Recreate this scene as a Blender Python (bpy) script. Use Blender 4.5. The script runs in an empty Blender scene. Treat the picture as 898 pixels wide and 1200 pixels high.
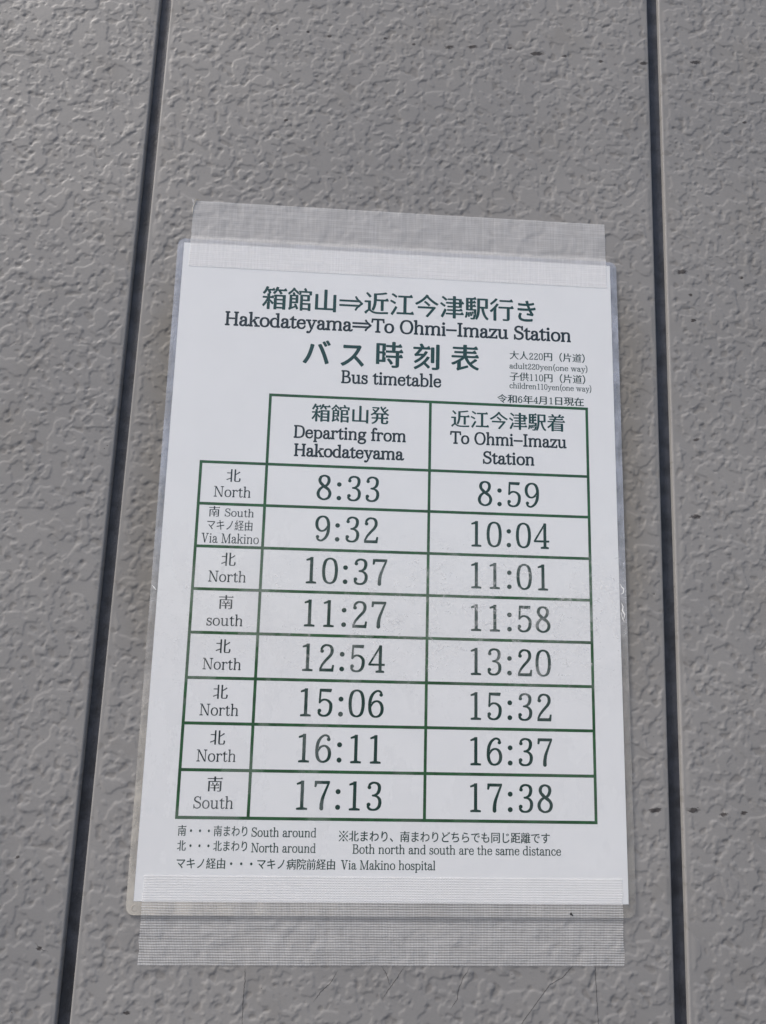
import bpy, math
import numpy as np
from mathutils import Matrix, Vector
from mathutils.geometry import delaunay_2d_cdt

# ============================================================ camera, sky, sun
scene = bpy.context.scene
MM = 0.001
WALL_Z = 1.5                                    # height of the poster's centre above the ground
ROLL = math.radians(0.705)                      # the poster hangs slightly askew on the wall
# poster frame (x right, y up, z out of the wall) -> world
POSTER = Matrix.Translation((0, -1.2 * MM, WALL_Z)) @ Matrix.Rotation(math.pi / 2, 4, 'X') @ Matrix.Rotation(ROLL, 4, 'Z')

cam_data = bpy.data.cameras.new("camera")
cam = bpy.data.objects.new("camera", cam_data)
scene.collection.objects.link(cam)
scene.camera = cam
cam_data.sensor_fit = 'VERTICAL'
cam_data.sensor_height = 24.0
cam_data.lens = 907.06 / 1200.0 * 24.0
cam_data.clip_start = 0.01
cam_data.clip_end = 500.0
cm = Matrix(((0.9976426, -0.0359007, -0.0584841, -37.1325 * MM),
             (0.0249242, 0.9836018, -0.1786230, -62.7238 * MM),
             (0.0639378, 0.1767443, 0.9821779, 496.388 * MM),
             (0, 0, 0, 1)))
cam.matrix_world = POSTER @ cm

SUN_EL, SUN_AZ = math.radians(52), math.radians(-62)    # azimuth from straight out of the wall, towards the left
world = bpy.data.worlds.new("World")
scene.world = world
world.use_nodes = True
wn = world.node_tree.nodes
sky = wn.new('ShaderNodeTexSky')
sky.sky_type = 'NISHITA'
sky.sun_disc = False
sky.sun_elevation = SUN_EL
sun_dir = Vector((math.sin(SUN_AZ) * math.cos(SUN_EL), -math.cos(SUN_AZ) * math.cos(SUN_EL), math.sin(SUN_EL)))
sky.sun_rotation = math.atan2(sun_dir.x, sun_dir.y)
sky.air_density = 1.0
sky.dust_density = 4.0
sky.ozone_density = 1.0
wn['Background'].inputs['Strength'].default_value = 0.074
world.node_tree.links.new(sky.outputs[0], wn['Background'].inputs[0])

sl = bpy.data.lights.new("sun", 'SUN')
sl.energy = 1.35
sl.angle = math.radians(12)
sl.color = (1.0, 0.97, 0.93)
sun = bpy.data.objects.new("sun", sl)
scene.collection.objects.link(sun)
sun.location = (-1, -2, 4)
sun.rotation_euler = (-sun_dir).to_track_quat('-Z', 'Y').to_euler()

vs = scene.view_settings
vs.view_transform = 'Standard'
vs.look = 'None'
vs.gamma = 1.0
vs.exposure = 1.24
vs.use_curve_mapping = False
scene.render.engine = 'CYCLES'
scene.cycles.max_bounces = 10
scene.cycles.transparent_max_bounces = 16

# ============================================================ helpers
def mesh_obj(name, verts, faces, mat=None, parent=None, smooth=False):
    me = bpy.data.meshes.new(name)
    verts = np.asarray(verts, dtype=np.float32)
    if isinstance(faces, np.ndarray) and faces.ndim == 2:
        n, k = faces.shape
        me.vertices.add(len(verts)); me.vertices.foreach_set('co', verts.ravel())
        me.loops.add(n * k); me.loops.foreach_set('vertex_index', faces.ravel().astype(np.int32))
        me.polygons.add(n)
        me.polygons.foreach_set('loop_start', np.arange(0, n * k, k, dtype=np.int32))
        me.polygons.foreach_set('loop_total', np.full(n, k, dtype=np.int32))
        me.update(calc_edges=True)
    else:
        me.from_pydata([tuple(map(float, v)) for v in verts], [], faces)
        me.update()
    me.polygons.foreach_set('use_smooth', np.full(len(me.polygons), smooth))
    o = bpy.data.objects.new(name, me)
    scene.collection.objects.link(o)
    if mat: me.materials.append(mat)
    if parent: o.parent = parent
    return o

def empty(name, mw, label, cat):
    o = bpy.data.objects.new(name, None)
    o.empty_display_size = 0.05
    scene.collection.objects.link(o)
    o.matrix_world = mw
    o['label'] = label; o['category'] = cat
    return o

class NT:
    """small node-tree writer"""
    def __init__(s, name):
        s.m = bpy.data.materials.new(name); s.m.use_nodes = True
        s.t = s.m.node_tree; s.t.nodes.clear()
        s.out = s.t.nodes.new('ShaderNodeOutputMaterial')
    def n(s, typ, ins=None, **kw):
        x = s.t.nodes.new('ShaderNode' + typ)
        for k, v in kw.items(): setattr(x, k, v)
        for k, v in (ins or {}).items(): s.set(x, k, v)
        return x
    def set(s, x, k, v):
        i = x.inputs[k]
        if isinstance(v, bpy.types.Node): v = v.outputs[0]
        if isinstance(v, bpy.types.NodeSocket): s.t.links.new(v, i)
        else:
            if hasattr(i, 'default_value') and not isinstance(v, (int, float)) and len(v) == 3 and i.type == 'RGBA': v = (*v, 1)
            i.default_value = v
    def math(s, op, a, b=0.0, clamp=False):
        return s.n('Math', {0: a, 1: b}, operation=op, use_clamp=clamp)
    def ramp(s, fac, lo, hi, c0=0.0, c1=1.0):
        return s.n('MapRange', {'Value': fac, 'From Min': lo, 'From Max': hi, 'To Min': c0, 'To Max': c1}, clamp=True, interpolation_type='SMOOTHSTEP')
    def mix(s, f, a, b):
        x = s.n('Mix', data_type='RGBA')
        s.set(x, 0, f); s.set(x, 6, a); s.set(x, 7, b)
        return x.outputs[2]
    def noise(s, co, scale, detail=4, rough=0.55, dist=0.0):
        return s.n('TexNoise', {'Vector': co, 'Scale': scale, 'Detail': detail, 'Roughness': rough, 'Distortion': dist}).outputs[0]
    def shader(s, sh): s.t.links.new(sh.outputs[0], s.out.inputs[0]); return s.m

# ============================================================ materials
def wall_material():
    N = NT('painted_siding')
    co = N.n('TexCoord').outputs['Object']
    big = N.noise(co, 5.0, 4, 0.6)
    mid = N.noise(co, 22.0, 5, 0.6)
    fine = N.noise(co, 900.0, 3, 0.6)
    c = N.mix(N.ramp(big, 0.35, 0.68), WALL_A, WALL_B)
    c = N.mix(N.math('MULTIPLY', N.ramp(mid, 0.52, 0.75), 0.30), c, (0.190, 0.176, 0.156))
    # old adhesive film left on the paint beside the notice
    sx = N.n('SeparateXYZ', {0: co})
    ax = N.math('ABSOLUTE', sx.outputs[0])
    side = N.math('MULTIPLY', N.ramp(ax, 0.184, 0.150), N.math('MULTIPLY', N.ramp(sx.outputs[2], -0.11, -0.02), N.ramp(sx.outputs[2], 0.235, 0.15)))
    side = N.math('MULTIPLY', side, N.ramp(mid, 0.25, 0.6, 0.25, 0.6))
    c = N.mix(side, c, (0.180, 0.163, 0.134))
    # dust caught on the low ground of the relief
    hgt = N.n('Attribute', attribute_name='relief').outputs['Fac']
    low = N.math('MULTIPLY', N.ramp(hgt, 0.35, 0.0), 0.28)
    c = N.mix(low, c, (0.13, 0.118, 0.105))
    spk = N.ramp(N.noise(co, 520.0, 2, 0.5), 0.735, 0.76)
    c = N.mix(N.math('MULTIPLY', spk, N.ramp(N.noise(co, 30.0, 2), 0.5, 0.62)), c, (0.06, 0.05, 0.045))
    # black scuffs on the raised paint
    sc = N.n('Attribute', attribute_name='scuff').outputs['Fac']
    mp = N.n('Mapping', {'Vector': co, 'Scale': (0.45, 1.0, 1.6)})
    sn = N.noise(mp.outputs[0], 900.0, 6, 0.8)
    sf = N.ramp(N.math('ADD', N.math('MULTIPLY', sc, 0.50), sn), 0.78, 0.86)
    sf = N.math('MULTIPLY', sf, N.ramp(sc, 0.08, 0.25))
    c = N.mix(N.math('MULTIPLY', sf, 0.85), c, (0.035, 0.030, 0.030))
    bump = N.n('Bump', {'Strength': 0.22, 'Distance': 0.0004, 'Height': fine})
    b2 = N.n('Bump', {'Strength': 0.12, 'Distance': 0.0010, 'Height': N.noise(co, 110.0, 3, 0.5), 'Normal': bump})
    p = N.n('BsdfPrincipled', {'Base Color': c, 'Roughness': N.ramp(mid, 0.3, 0.7, 0.48, 0.62), 'Specular IOR Level': 0.18, 'Normal': b2})
    return N.shader(p)
WALL_A, WALL_B = (0.238, 0.233, 0.230), (0.275, 0.267, 0.260)
M_WALL = wall_material()

def simple(name, col, rough=0.6, noise=0.0, scale=60, spec=0.5, bump=0.0):
    N = NT(name)
    co = N.n('TexCoord').outputs['Object']
    c = col
    if noise:
        c = N.mix(N.ramp(N.noise(co, scale, 5), 0.3, 0.7), tuple(x * (1 - noise) for x in col), tuple(min(1, x * (1 + noise)) for x in col))
    p = N.n('BsdfPrincipled', {'Base Color': c, 'Roughness': rough, 'Specular IOR Level': spec})
    if bump: N.set(p, 'Normal', N.n('Bump', {'Strength': bump, 'Distance': 0.0005, 'Height': N.noise(co, scale * 6, 4)}))
    return N.shader(p)
M_JOINT = simple('joint_sealant', (0.034, 0.037, 0.046), 0.5, 0.45, 90, 0.5, 0.6)
M_CRACK = simple('hairline_crack', (0.045, 0.042, 0.042), 0.8)
M_PAPER = simple('white_paper', (0.84, 0.838, 0.835), 0.7, 0.012, 30, 0.15)
M_TEAL = simple('print_teal', (0.006, 0.054, 0.048), 0.6, 0.15, 900, 0.15)
M_DARK = simple('print_dark', (0.010, 0.024, 0.029), 0.6, 0.15, 900, 0.15)
M_DIGIT = simple('print_dark_green', (0.007, 0.042, 0.032), 0.6, 0.15, 900, 0.15)
M_LINE = simple('print_green', (0.017, 0.092, 0.030), 0.6, 0.25, 120, 0.15)
M_UNSEEN_GROUND = simple('ground', (0.11, 0.11, 0.112), 0.85, 0.2, 3)

def film_material():
    N = NT('laminate_film')
    co = N.n('TexCoord').outputs['Object']
    s = N.n('SeparateXYZ', {0: co})
    # crinkled band, its glare painted in as milky flakes and veil
    warp = N.noise(co, 14.0, 5, 0.6)
    yy = N.math('ADD', s.outputs[1], N.math('MULTIPLY', N.math('SUBTRACT', warp, 0.5), 0.10))
    yy = N.math('SUBTRACT', yy, N.math('MULTIPLY', s.outputs[0], 0.06))
    band = N.math('MULTIPLY', N.ramp(yy, -0.105, -0.055), N.ramp(yy, 0.012, -0.022))
    band = N.math('MULTIPLY', band, N.ramp(s.outputs[0], -0.13, 0.08, 0.25, 1.0))
    mp = N.n('Mapping', {'Vector': co, 'Rotation': (0, 0, 0.5), 'Scale': (1.0, 1.6, 1.0)})
    flake = N.noise(mp.outputs[0], 105.0, 9, 0.70, 0.8)
    patch = N.noise(co, 45.0, 4, 0.6)
    fl = N.math('MULTIPLY', N.ramp(flake, 0.48, 0.58), N.ramp(patch, 0.42, 0.60))
    veil = N.math('MULTIPLY', N.ramp(patch, 0.38, 0.55), 0.06)
    glare = N.math('MULTIPLY', N.math('ADD', N.math('MULTIPLY', fl, 0.19), veil), band)
    # a few glints on creases inside the band, painted as milky lines
    rid = N.math('ABSOLUTE', N.math('SUBTRACT', N.noise(co, 60.0, 6, 0.62, 0.5), 0.5))
    glint = N.math('MULTIPLY', N.ramp(rid, 0.010, 0.002), N.math('MULTIPLY', N.ramp(flake, 0.50, 0.62), band))
    glint = N.math('MULTIPLY', glint, 0.6)
    # soft clouding with hard edges (reflections painted in as milky patches)
    cl1 = N.ramp(N.noise(N.n('Mapping', {'Vector': co, 'Scale': (1.6, 0.8, 1)}).outputs[0], 17.0, 7, 0.58), 0.50, 0.535)
    zone = N.math('MULTIPLY', N.ramp(s.outputs[1], 0.03, -0.01), N.ramp(s.outputs[1], -0.215, -0.16))
    zone = N.math('MULTIPLY', zone, N.ramp(s.outputs[0], 0.03, -0.03, 0.35, 1.0))
    cloud_refl = N.math('MULTIPLY', N.math('MULTIPLY', cl1, zone), 0.085)
    base = 0.010
    # outside the paper the two films are welded and a little milky
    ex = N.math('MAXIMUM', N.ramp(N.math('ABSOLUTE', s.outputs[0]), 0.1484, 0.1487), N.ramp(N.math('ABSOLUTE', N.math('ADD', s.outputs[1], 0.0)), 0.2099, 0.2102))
    ex_y = N.math('ADD', N.ramp(s.outputs[1], -0.17, 0.10, 0.45, 1.0), N.math('MULTIPLY', N.ramp(s.outputs[0], 0.0, -0.14), N.ramp(s.outputs[1], -0.05, -0.20, 0.0, 1.1)))  # painted border reflections, stronger at the top and lower left
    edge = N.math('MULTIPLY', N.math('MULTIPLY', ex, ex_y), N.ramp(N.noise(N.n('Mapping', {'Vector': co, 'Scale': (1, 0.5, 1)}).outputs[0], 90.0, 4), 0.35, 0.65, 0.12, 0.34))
    tot = N.math('ADD', N.math('ADD', glare, cloud_refl), N.math('ADD', edge, N.math('ADD', glint, base)), clamp=True)
    bh = N.math('ADD', N.math('MULTIPLY', N.noise(co, 12.0, 3, 0.5), 1.0), N.math('MULTIPLY', N.math('MULTIPLY', flake, band), 0.12))
    bump = N.n('Bump', {'Strength': 0.35, 'Distance': 0.002, 'Height': bh})
    tr = N.n('BsdfTransparent', {'Color': (0.97, 0.975, 0.98)})
    milk = N.n('BsdfDiffuse', {'Color': N.mix(ex, (0.82, 0.82, 0.83), N.mix(N.ramp(s.outputs[1], -0.14, 0.06), (0.70, 0.66, 0.59), (0.64, 0.67, 0.76))), 'Normal': bump})  # border blue above, beige below: sky and ground reflections painted in
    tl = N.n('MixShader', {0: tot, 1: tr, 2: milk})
    gl = N.n('BsdfGlossy', {'Color': (1, 1, 1), 'Roughness': N.ramp(band, 0, 1, 0.07, 0.16), 'Normal': bump})
    fr = N.n('Fresnel', {'IOR': N.ramp(N.n('NewGeometry').outputs['Backfacing'], 0, 1, 1.5, 1 / 1.5), 'Normal': bump})   # thin sheet: no total reflection inside
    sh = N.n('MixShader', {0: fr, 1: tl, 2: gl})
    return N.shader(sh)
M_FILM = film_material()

def tape_material(name, open_, line_w, tint, gritty, gain, cross):
    """woven tape: a glassy carrier crossed by pale threads"""
    N = NT(name)
    co = N.n('TexCoord').outputs['Object']
    wob = N.noise(co, 60.0, 3, 0.5)
    s = N.n('SeparateXYZ', {0: co})
    def threads(sock, pitch, jitter, sharp):
        v = N.math('ADD', sock, N.math('MULTIPLY', wob, jitter))
        w = N.math('SINE', N.math('MULTIPLY', v, 2 * math.pi / pitch))
        return N.ramp(w, -sharp, sharp)
    h = threads(s.outputs[1], 0.00142, 0.0006, 0.75)
    v = threads(s.outputs[0], 0.00093, 0.0004, 0.9)
    hv = N.noise(N.n('Mapping', {'Vector': co, 'Scale': (0.04, 1.0, 1)}).outputs[0], 700.0, 2)
    vv = N.noise(N.n('Mapping', {'Vector': co, 'Scale': (1.0, 0.04, 1)}).outputs[0], 800.0, 2)
    weave = N.math('ADD', N.math('MULTIPLY', h, line_w), N.math('MULTIPLY', v, cross))
    weave = N.math('ADD', weave, N.math('MULTIPLY', N.math('ADD', N.ramp(hv, 0.4, 0.7), N.ramp(vv, 0.4, 0.7)), gritty))
    op = N.math('ADD', N.math('MULTIPLY', weave, gain), open_, clamp=True)
    bump = N.n('Bump', {'Strength': 0.10, 'Distance': 0.0001, 'Height': weave})
    stain = N.ramp(N.noise(co, 35.0, 5, 0.6), 0.35, 0.75)
    col = N.mix(stain, tint, tuple(x * 0.92 for x in tint))
    p = N.n('BsdfPrincipled', {'Base Color': col, 'Roughness': 0.42, 'Specular IOR Level': 0.35, 'Normal': bump})
    p = N.n('MixShader', {0: 0.36, 1: p, 2: N.n('BsdfTranslucent', {'Color': (0.96, 0.96, 0.96)})})
    tr = N.n('BsdfTransparent', {'Color': (0.985, 0.98, 0.975)})
    return N.shader(N.n('MixShader', {0: op, 1: tr, 2: p}))
M_TAPE_TOP = tape_material('cloth_tape_fine', 0.42, 0.12, (0.90, 0.90, 0.915), 0.20, 0.42, 0.16)
M_TAPE_BOT = tape_material('cloth_tape_coarse', 0.07, 0.80, (0.94, 0.94, 0.94), 0.14, 0.52, 0.38)

# ============================================================ the wall
# relief field, millimetres, world x and z-1.5 ; embossed plateaus, worms and pits
FS, FNX, FNZ = 0.5, 1296, 1536
def relief_field():
    kx = np.fft.rfftfreq(FNX, FS)[None, :]; kz = np.fft.fftfreq(FNZ, FS)[:, None]
    k = np.hypot(kx, kz)
    def band(lo, hi, seed, ani=None):
        r = np.random.default_rng(seed)
        W = np.fft.rfft2(r.standard_normal((FNZ, FNX)))
        kk = k if ani is None else ani
        f = np.exp(-(kk * lo) ** 4) * (1 - np.exp(-(kk * hi) ** 4))
        g = np.fft.irfft2(W * f, s=(FNZ, FNX))
        return g / g.std()
    def soft(mask, r):                             # two-level terrace with banks of one constant width
        return np.fft.irfft2(np.fft.rfft2(mask.astype(float)) * np.exp(-2 * (np.pi * k * r) ** 2), s=(FNZ, FNX))
    ka = np.hypot(kx * 1.0 + kz * 0.08, kz * 0.95 - kx * 0.08)
    Z = np.clip(band(12.0, 40.0, 6) * 0.5 + 0.5, 0, 1)             # calm places and busy places
    F = 1.45 * band(13.0, 40.0, 5) + (0.35 + 0.85 * Z) * band(5.8, 14.0, 1, ka) + 0.24 * (0.3 + Z) * band(3.0, 5.8, 2)
    G = 0.8 * band(12.0, 32.0, 7) + 1.0 * band(5.2, 11.0, 8, ka) + 0.20 * band(2.8, 5.4, 9)
    h = 0.30 + 0.50 * soft(F > 0.05, 0.26)
    h += 0.42 * soft(G > 1.95 - 0.8 * (Z - 0.5), 0.34) - 0.46 * soft(G < -1.75 + 0.8 * (Z - 0.5), 0.34)
    h += 0.012 * band(9.0, 30.0, 12)
    return h * RELIEF
RELIEF = 0.56
FIELD = relief_field()
def sample(X, Z):
    u = np.mod(X / FS + 650.0, FNX); v = np.mod(Z / FS + 610.0, FNZ)
    i = u.astype(int); j = v.astype(int); a = u - i; b = v - j
    i %= FNX; j %= FNZ; i1 = (i + 1) % FNX; j1 = (j + 1) % FNZ
    F = FIELD
    return (F[j, i] * (1 - a) + F[j, i1] * a) * (1 - b) + (F[j1, i] * (1 - a) + F[j1, i1] * a) * b

SCUFFS = [(-98.4, 381.5, 1.7), (-76.1, 381.5, 1.7), (-60.4, 379.4, 2.3), (-19.2, 381.2, 2.3), (1.6, 378.1, 2.3), (28.2, 378.5, 4.6), (45.3, 380.1, 5.1), (73.3, 382.0, 2.9), (93.9, 378.8, 6.9), (114.4, 378.6, 2.9), (142.2, 376.8, 2.3), (174.7, 378.3, 4.6), (214.8, 382.7, 5.7), (-87.8, 307.9, 2.3), (250.2, 334.8, 2.9), (198.6, 211.5, 5.7), (204.3, 194.3, 2.3), (205.4, 175.1, 2.9), (242.3, 210.0, 1.7), (204.7, 88.2, 3.4), (202.2, 34.8, 5.1), (169.1, -153.4, 5.7), (194.3, -152.8, 5.1), (213.4, -154.9, 3.4), (226.7, -153.5, 2.9), (-197.6, -238.5, 2.2), (-144.5, -272.0, 2.4), (-215.5, -189.3, 1.8), (131.3, -230.2, 1.1)]

wall = empty('siding_wall', Matrix.Translation((0, 0, WALL_Z)), 'grey painted siding wall embossed with crinkled relief and split by two dark vertical joints', 'wall')
WALL_TOP, WALL_BOT = 640.0, -520.0
def zrows():
    a = np.arange(-285, 447.01, 0.6)
    return np.concatenate([np.arange(WALL_BOT, -287, 5.0), a, np.arange(450, WALL_TOP + 1, 5.0)])
def panel(xl, xr, name='siding_panel'):
    D = 4.2                                            # joint depth
    inner = []
    x = xl + 1.0
    while x < xr - 1.3:
        inner.append(x); x += 0.6 if -302 < x < 290 else 5.0
    left = [(xl, -D), (xl + 0.02, -1.1), (xl + 0.10, -0.55), (xl + 0.32, -0.18), (xl + 0.65, -0.03)]
    right = [(xr - 1.1 + 1.1 * math.sin(t), -2.6 * (1 - math.cos(t))) for t in np.linspace(0.12, math.pi / 2, 9)] + [(xr, -D)]
    cx = np.array([p[0] for p in left] + inner + [p[0] for p in right])
    cd = np.array([p[1] for p in left] + [0.0] * len(inner) + [p[1] for p in right])
    Z = zrows()
    X2, Z2 = np.meshgrid(cx, Z)
    fade = np.clip((X2 - xl - 1.8) / 3.5, 0, 1) * np.clip((xr - X2 - 1.5) / 2.5, 0, 1)
    fade = fade * fade * (3 - 2 * fade)
    R = sample(X2, Z2)
    H = cd[None, :] + R * fade + 0.12 * (1 - fade) * (np.abs(cd)[None, :] < 0.01)
    co = np.stack([X2, -H, Z2], -1).reshape(-1, 3) * MM
    nz, nx = X2.shape
    idx = np.arange(nz * nx).reshape(nz, nx)
    q = np.stack([idx[:-1, :-1], idx[:-1, 1:], idx[1:, 1:], idx[1:, :-1]], -1).reshape(-1, 4)
    o = mesh_obj(name, co, q, M_WALL, wall, True)
    at = o.data.attributes.new('relief', 'FLOAT', 'POINT')
    at.data.foreach_set('value', (np.clip(R / RELIEF, 0, 1)).astype(np.float32).ravel())
    S = np.zeros_like(X2)
    for (sx, sz, r) in SCUFFS:
        d = np.hypot((X2 - sx) / (r * 0.95), (Z2 - sz - 0.12 * (X2 - sx)) / (r * 0.22 + 0.9))
        S = np.maximum(S, np.exp(-d ** 2 * 0.9))
    at = o.data.attributes.new('scuff', 'FLOAT', 'POINT')
    at.data.foreach_set('value', S.astype(np.float32).ravel())
    return o
panel(-539.0, -183.8)
panel(-176.2, 179.2)
panel(187.4, 542.6)
def box(name, x0, x1, y0, y1, z0, z1, mat, parent):
    v = [(x, y, z) for z in (z0, z1) for y in (y0, y1) for x in (x0, x1)]
    f = [(0, 2, 3, 1), (4, 5, 7, 6), (0, 1, 5, 4), (2, 6, 7, 3), (0, 4, 6, 2), (1, 3, 7, 5)]
    return mesh_obj(name, np.array(v) * MM, f, mat, parent)
for x0, x1 in ((-183.9, -176.1), (179.1, 187.5)):
    # slightly uneven bead of sealant at the bottom of the joint
    xs = np.linspace(x0, x1, 9); zs = np.arange(WALL_BOT, WALL_TOP + 1, 4.0)
    X, Z = np.meshgrid(xs, zs)
    u = (X - x0) / (x1 - x0) * 2 - 1
    dep = 3.55 + 0.35 * (1 - u * u) + 0.12 * np.sin(Z * 0.11 + 2 * np.sin(Z * 0.031)) * (1 - u * u)
    co = np.stack([X, dep, Z], -1).reshape(-1, 3) * MM
    idx = np.arange(X.size).reshape(X.shape)
    q = np.stack([idx[:-1, :-1], idx[:-1, 1:], idx[1:, 1:], idx[1:, :-1]], -1).reshape(-1, 4)
    mesh_obj('joint_strip', co, q, M_JOINT, wall, True)
box('wall_core', -541, 544, 4.6, 30, WALL_BOT, WALL_TOP, M_JOINT, wall)

CRACKS = [[[117.1, -243.2], [110.3, -249.9], [102.5, -254.1], [95.8, -262.1], [90.7, -268.6], [85.6, -275.1], [80, -284]], [[-78.7, -245.9], [-78.2, -254.1], [-78.5, -264.1], [-78.1, -284.7]], [[129.7, -227.9], [130.1, -242.1], [130.9, -260.8], [132.3, -284.6]], [[15.4, -244.6], [11.1, -251.1], [6.2, -257.6], [2.4, -263.2]], [[1.2, -244.8], [4.4, -249.4], [7.2, -256.7]], [[54.1, -245.0], [50.6, -250.6], [47.7, -257.1], [46.8, -262.7], [42.9, -268.2]], [[-24.3, -247.9], [-28.0, -254.4], [-33.7, -259.5], [-37.9, -265.0]], [[-200.4, -235.3], [-197.2, -238.5], [-192.6, -240.2]]]
rng = np.random.default_rng(5)
for c in CRACKS:
    P = np.array(c); seg = []
    for a, b in zip(P[:-1], P[1:]):
        n = max(2, int(np.hypot(*(b - a)) / 0.8))
        t = np.linspace(0, 1, n, endpoint=False)[:, None]; seg.append(a + (b - a) * t)
    Q = np.vstack(seg + [P[-1:]]); Q[1:-1] += rng.normal(0, 0.10, (len(Q) - 2, 2))
    T = np.gradient(Q, axis=0); T /= np.hypot(T[:, 0], T[:, 1])[:, None]
    Nn = np.stack([-T[:, 1], T[:, 0]], 1)
    w = (0.12 + 0.05 * rng.random(len(Q))) * np.clip(np.minimum(np.arange(len(Q)), np.arange(len(Q))[::-1]) / 5, 0.25, 1)
    v = []
    for off in (-1, 1):
        E = Q + Nn * (w * off)[:, None]
        v.append(np.stack([E[:, 0], -(sample(E[:, 0], E[:, 1]) + 0.05), E[:, 1]], 1))
    v = np.vstack(v) * MM; n = len(Q); i = np.arange(n - 1)
    mesh_obj('hairline_crack', v, np.stack([i, i + 1, i + 1 + n, i + n], 1), M_CRACK, wall, True)

g = mesh_obj('ground', [(-60, -60, 0), (60, -60, 0), (60, 0.6, 0), (-60, 0.6, 0)], [(0, 1, 2, 3)], M_UNSEEN_GROUND)  # unseen ground, added for its bounce light on the wall
g['kind'] = 'structure'

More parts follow.
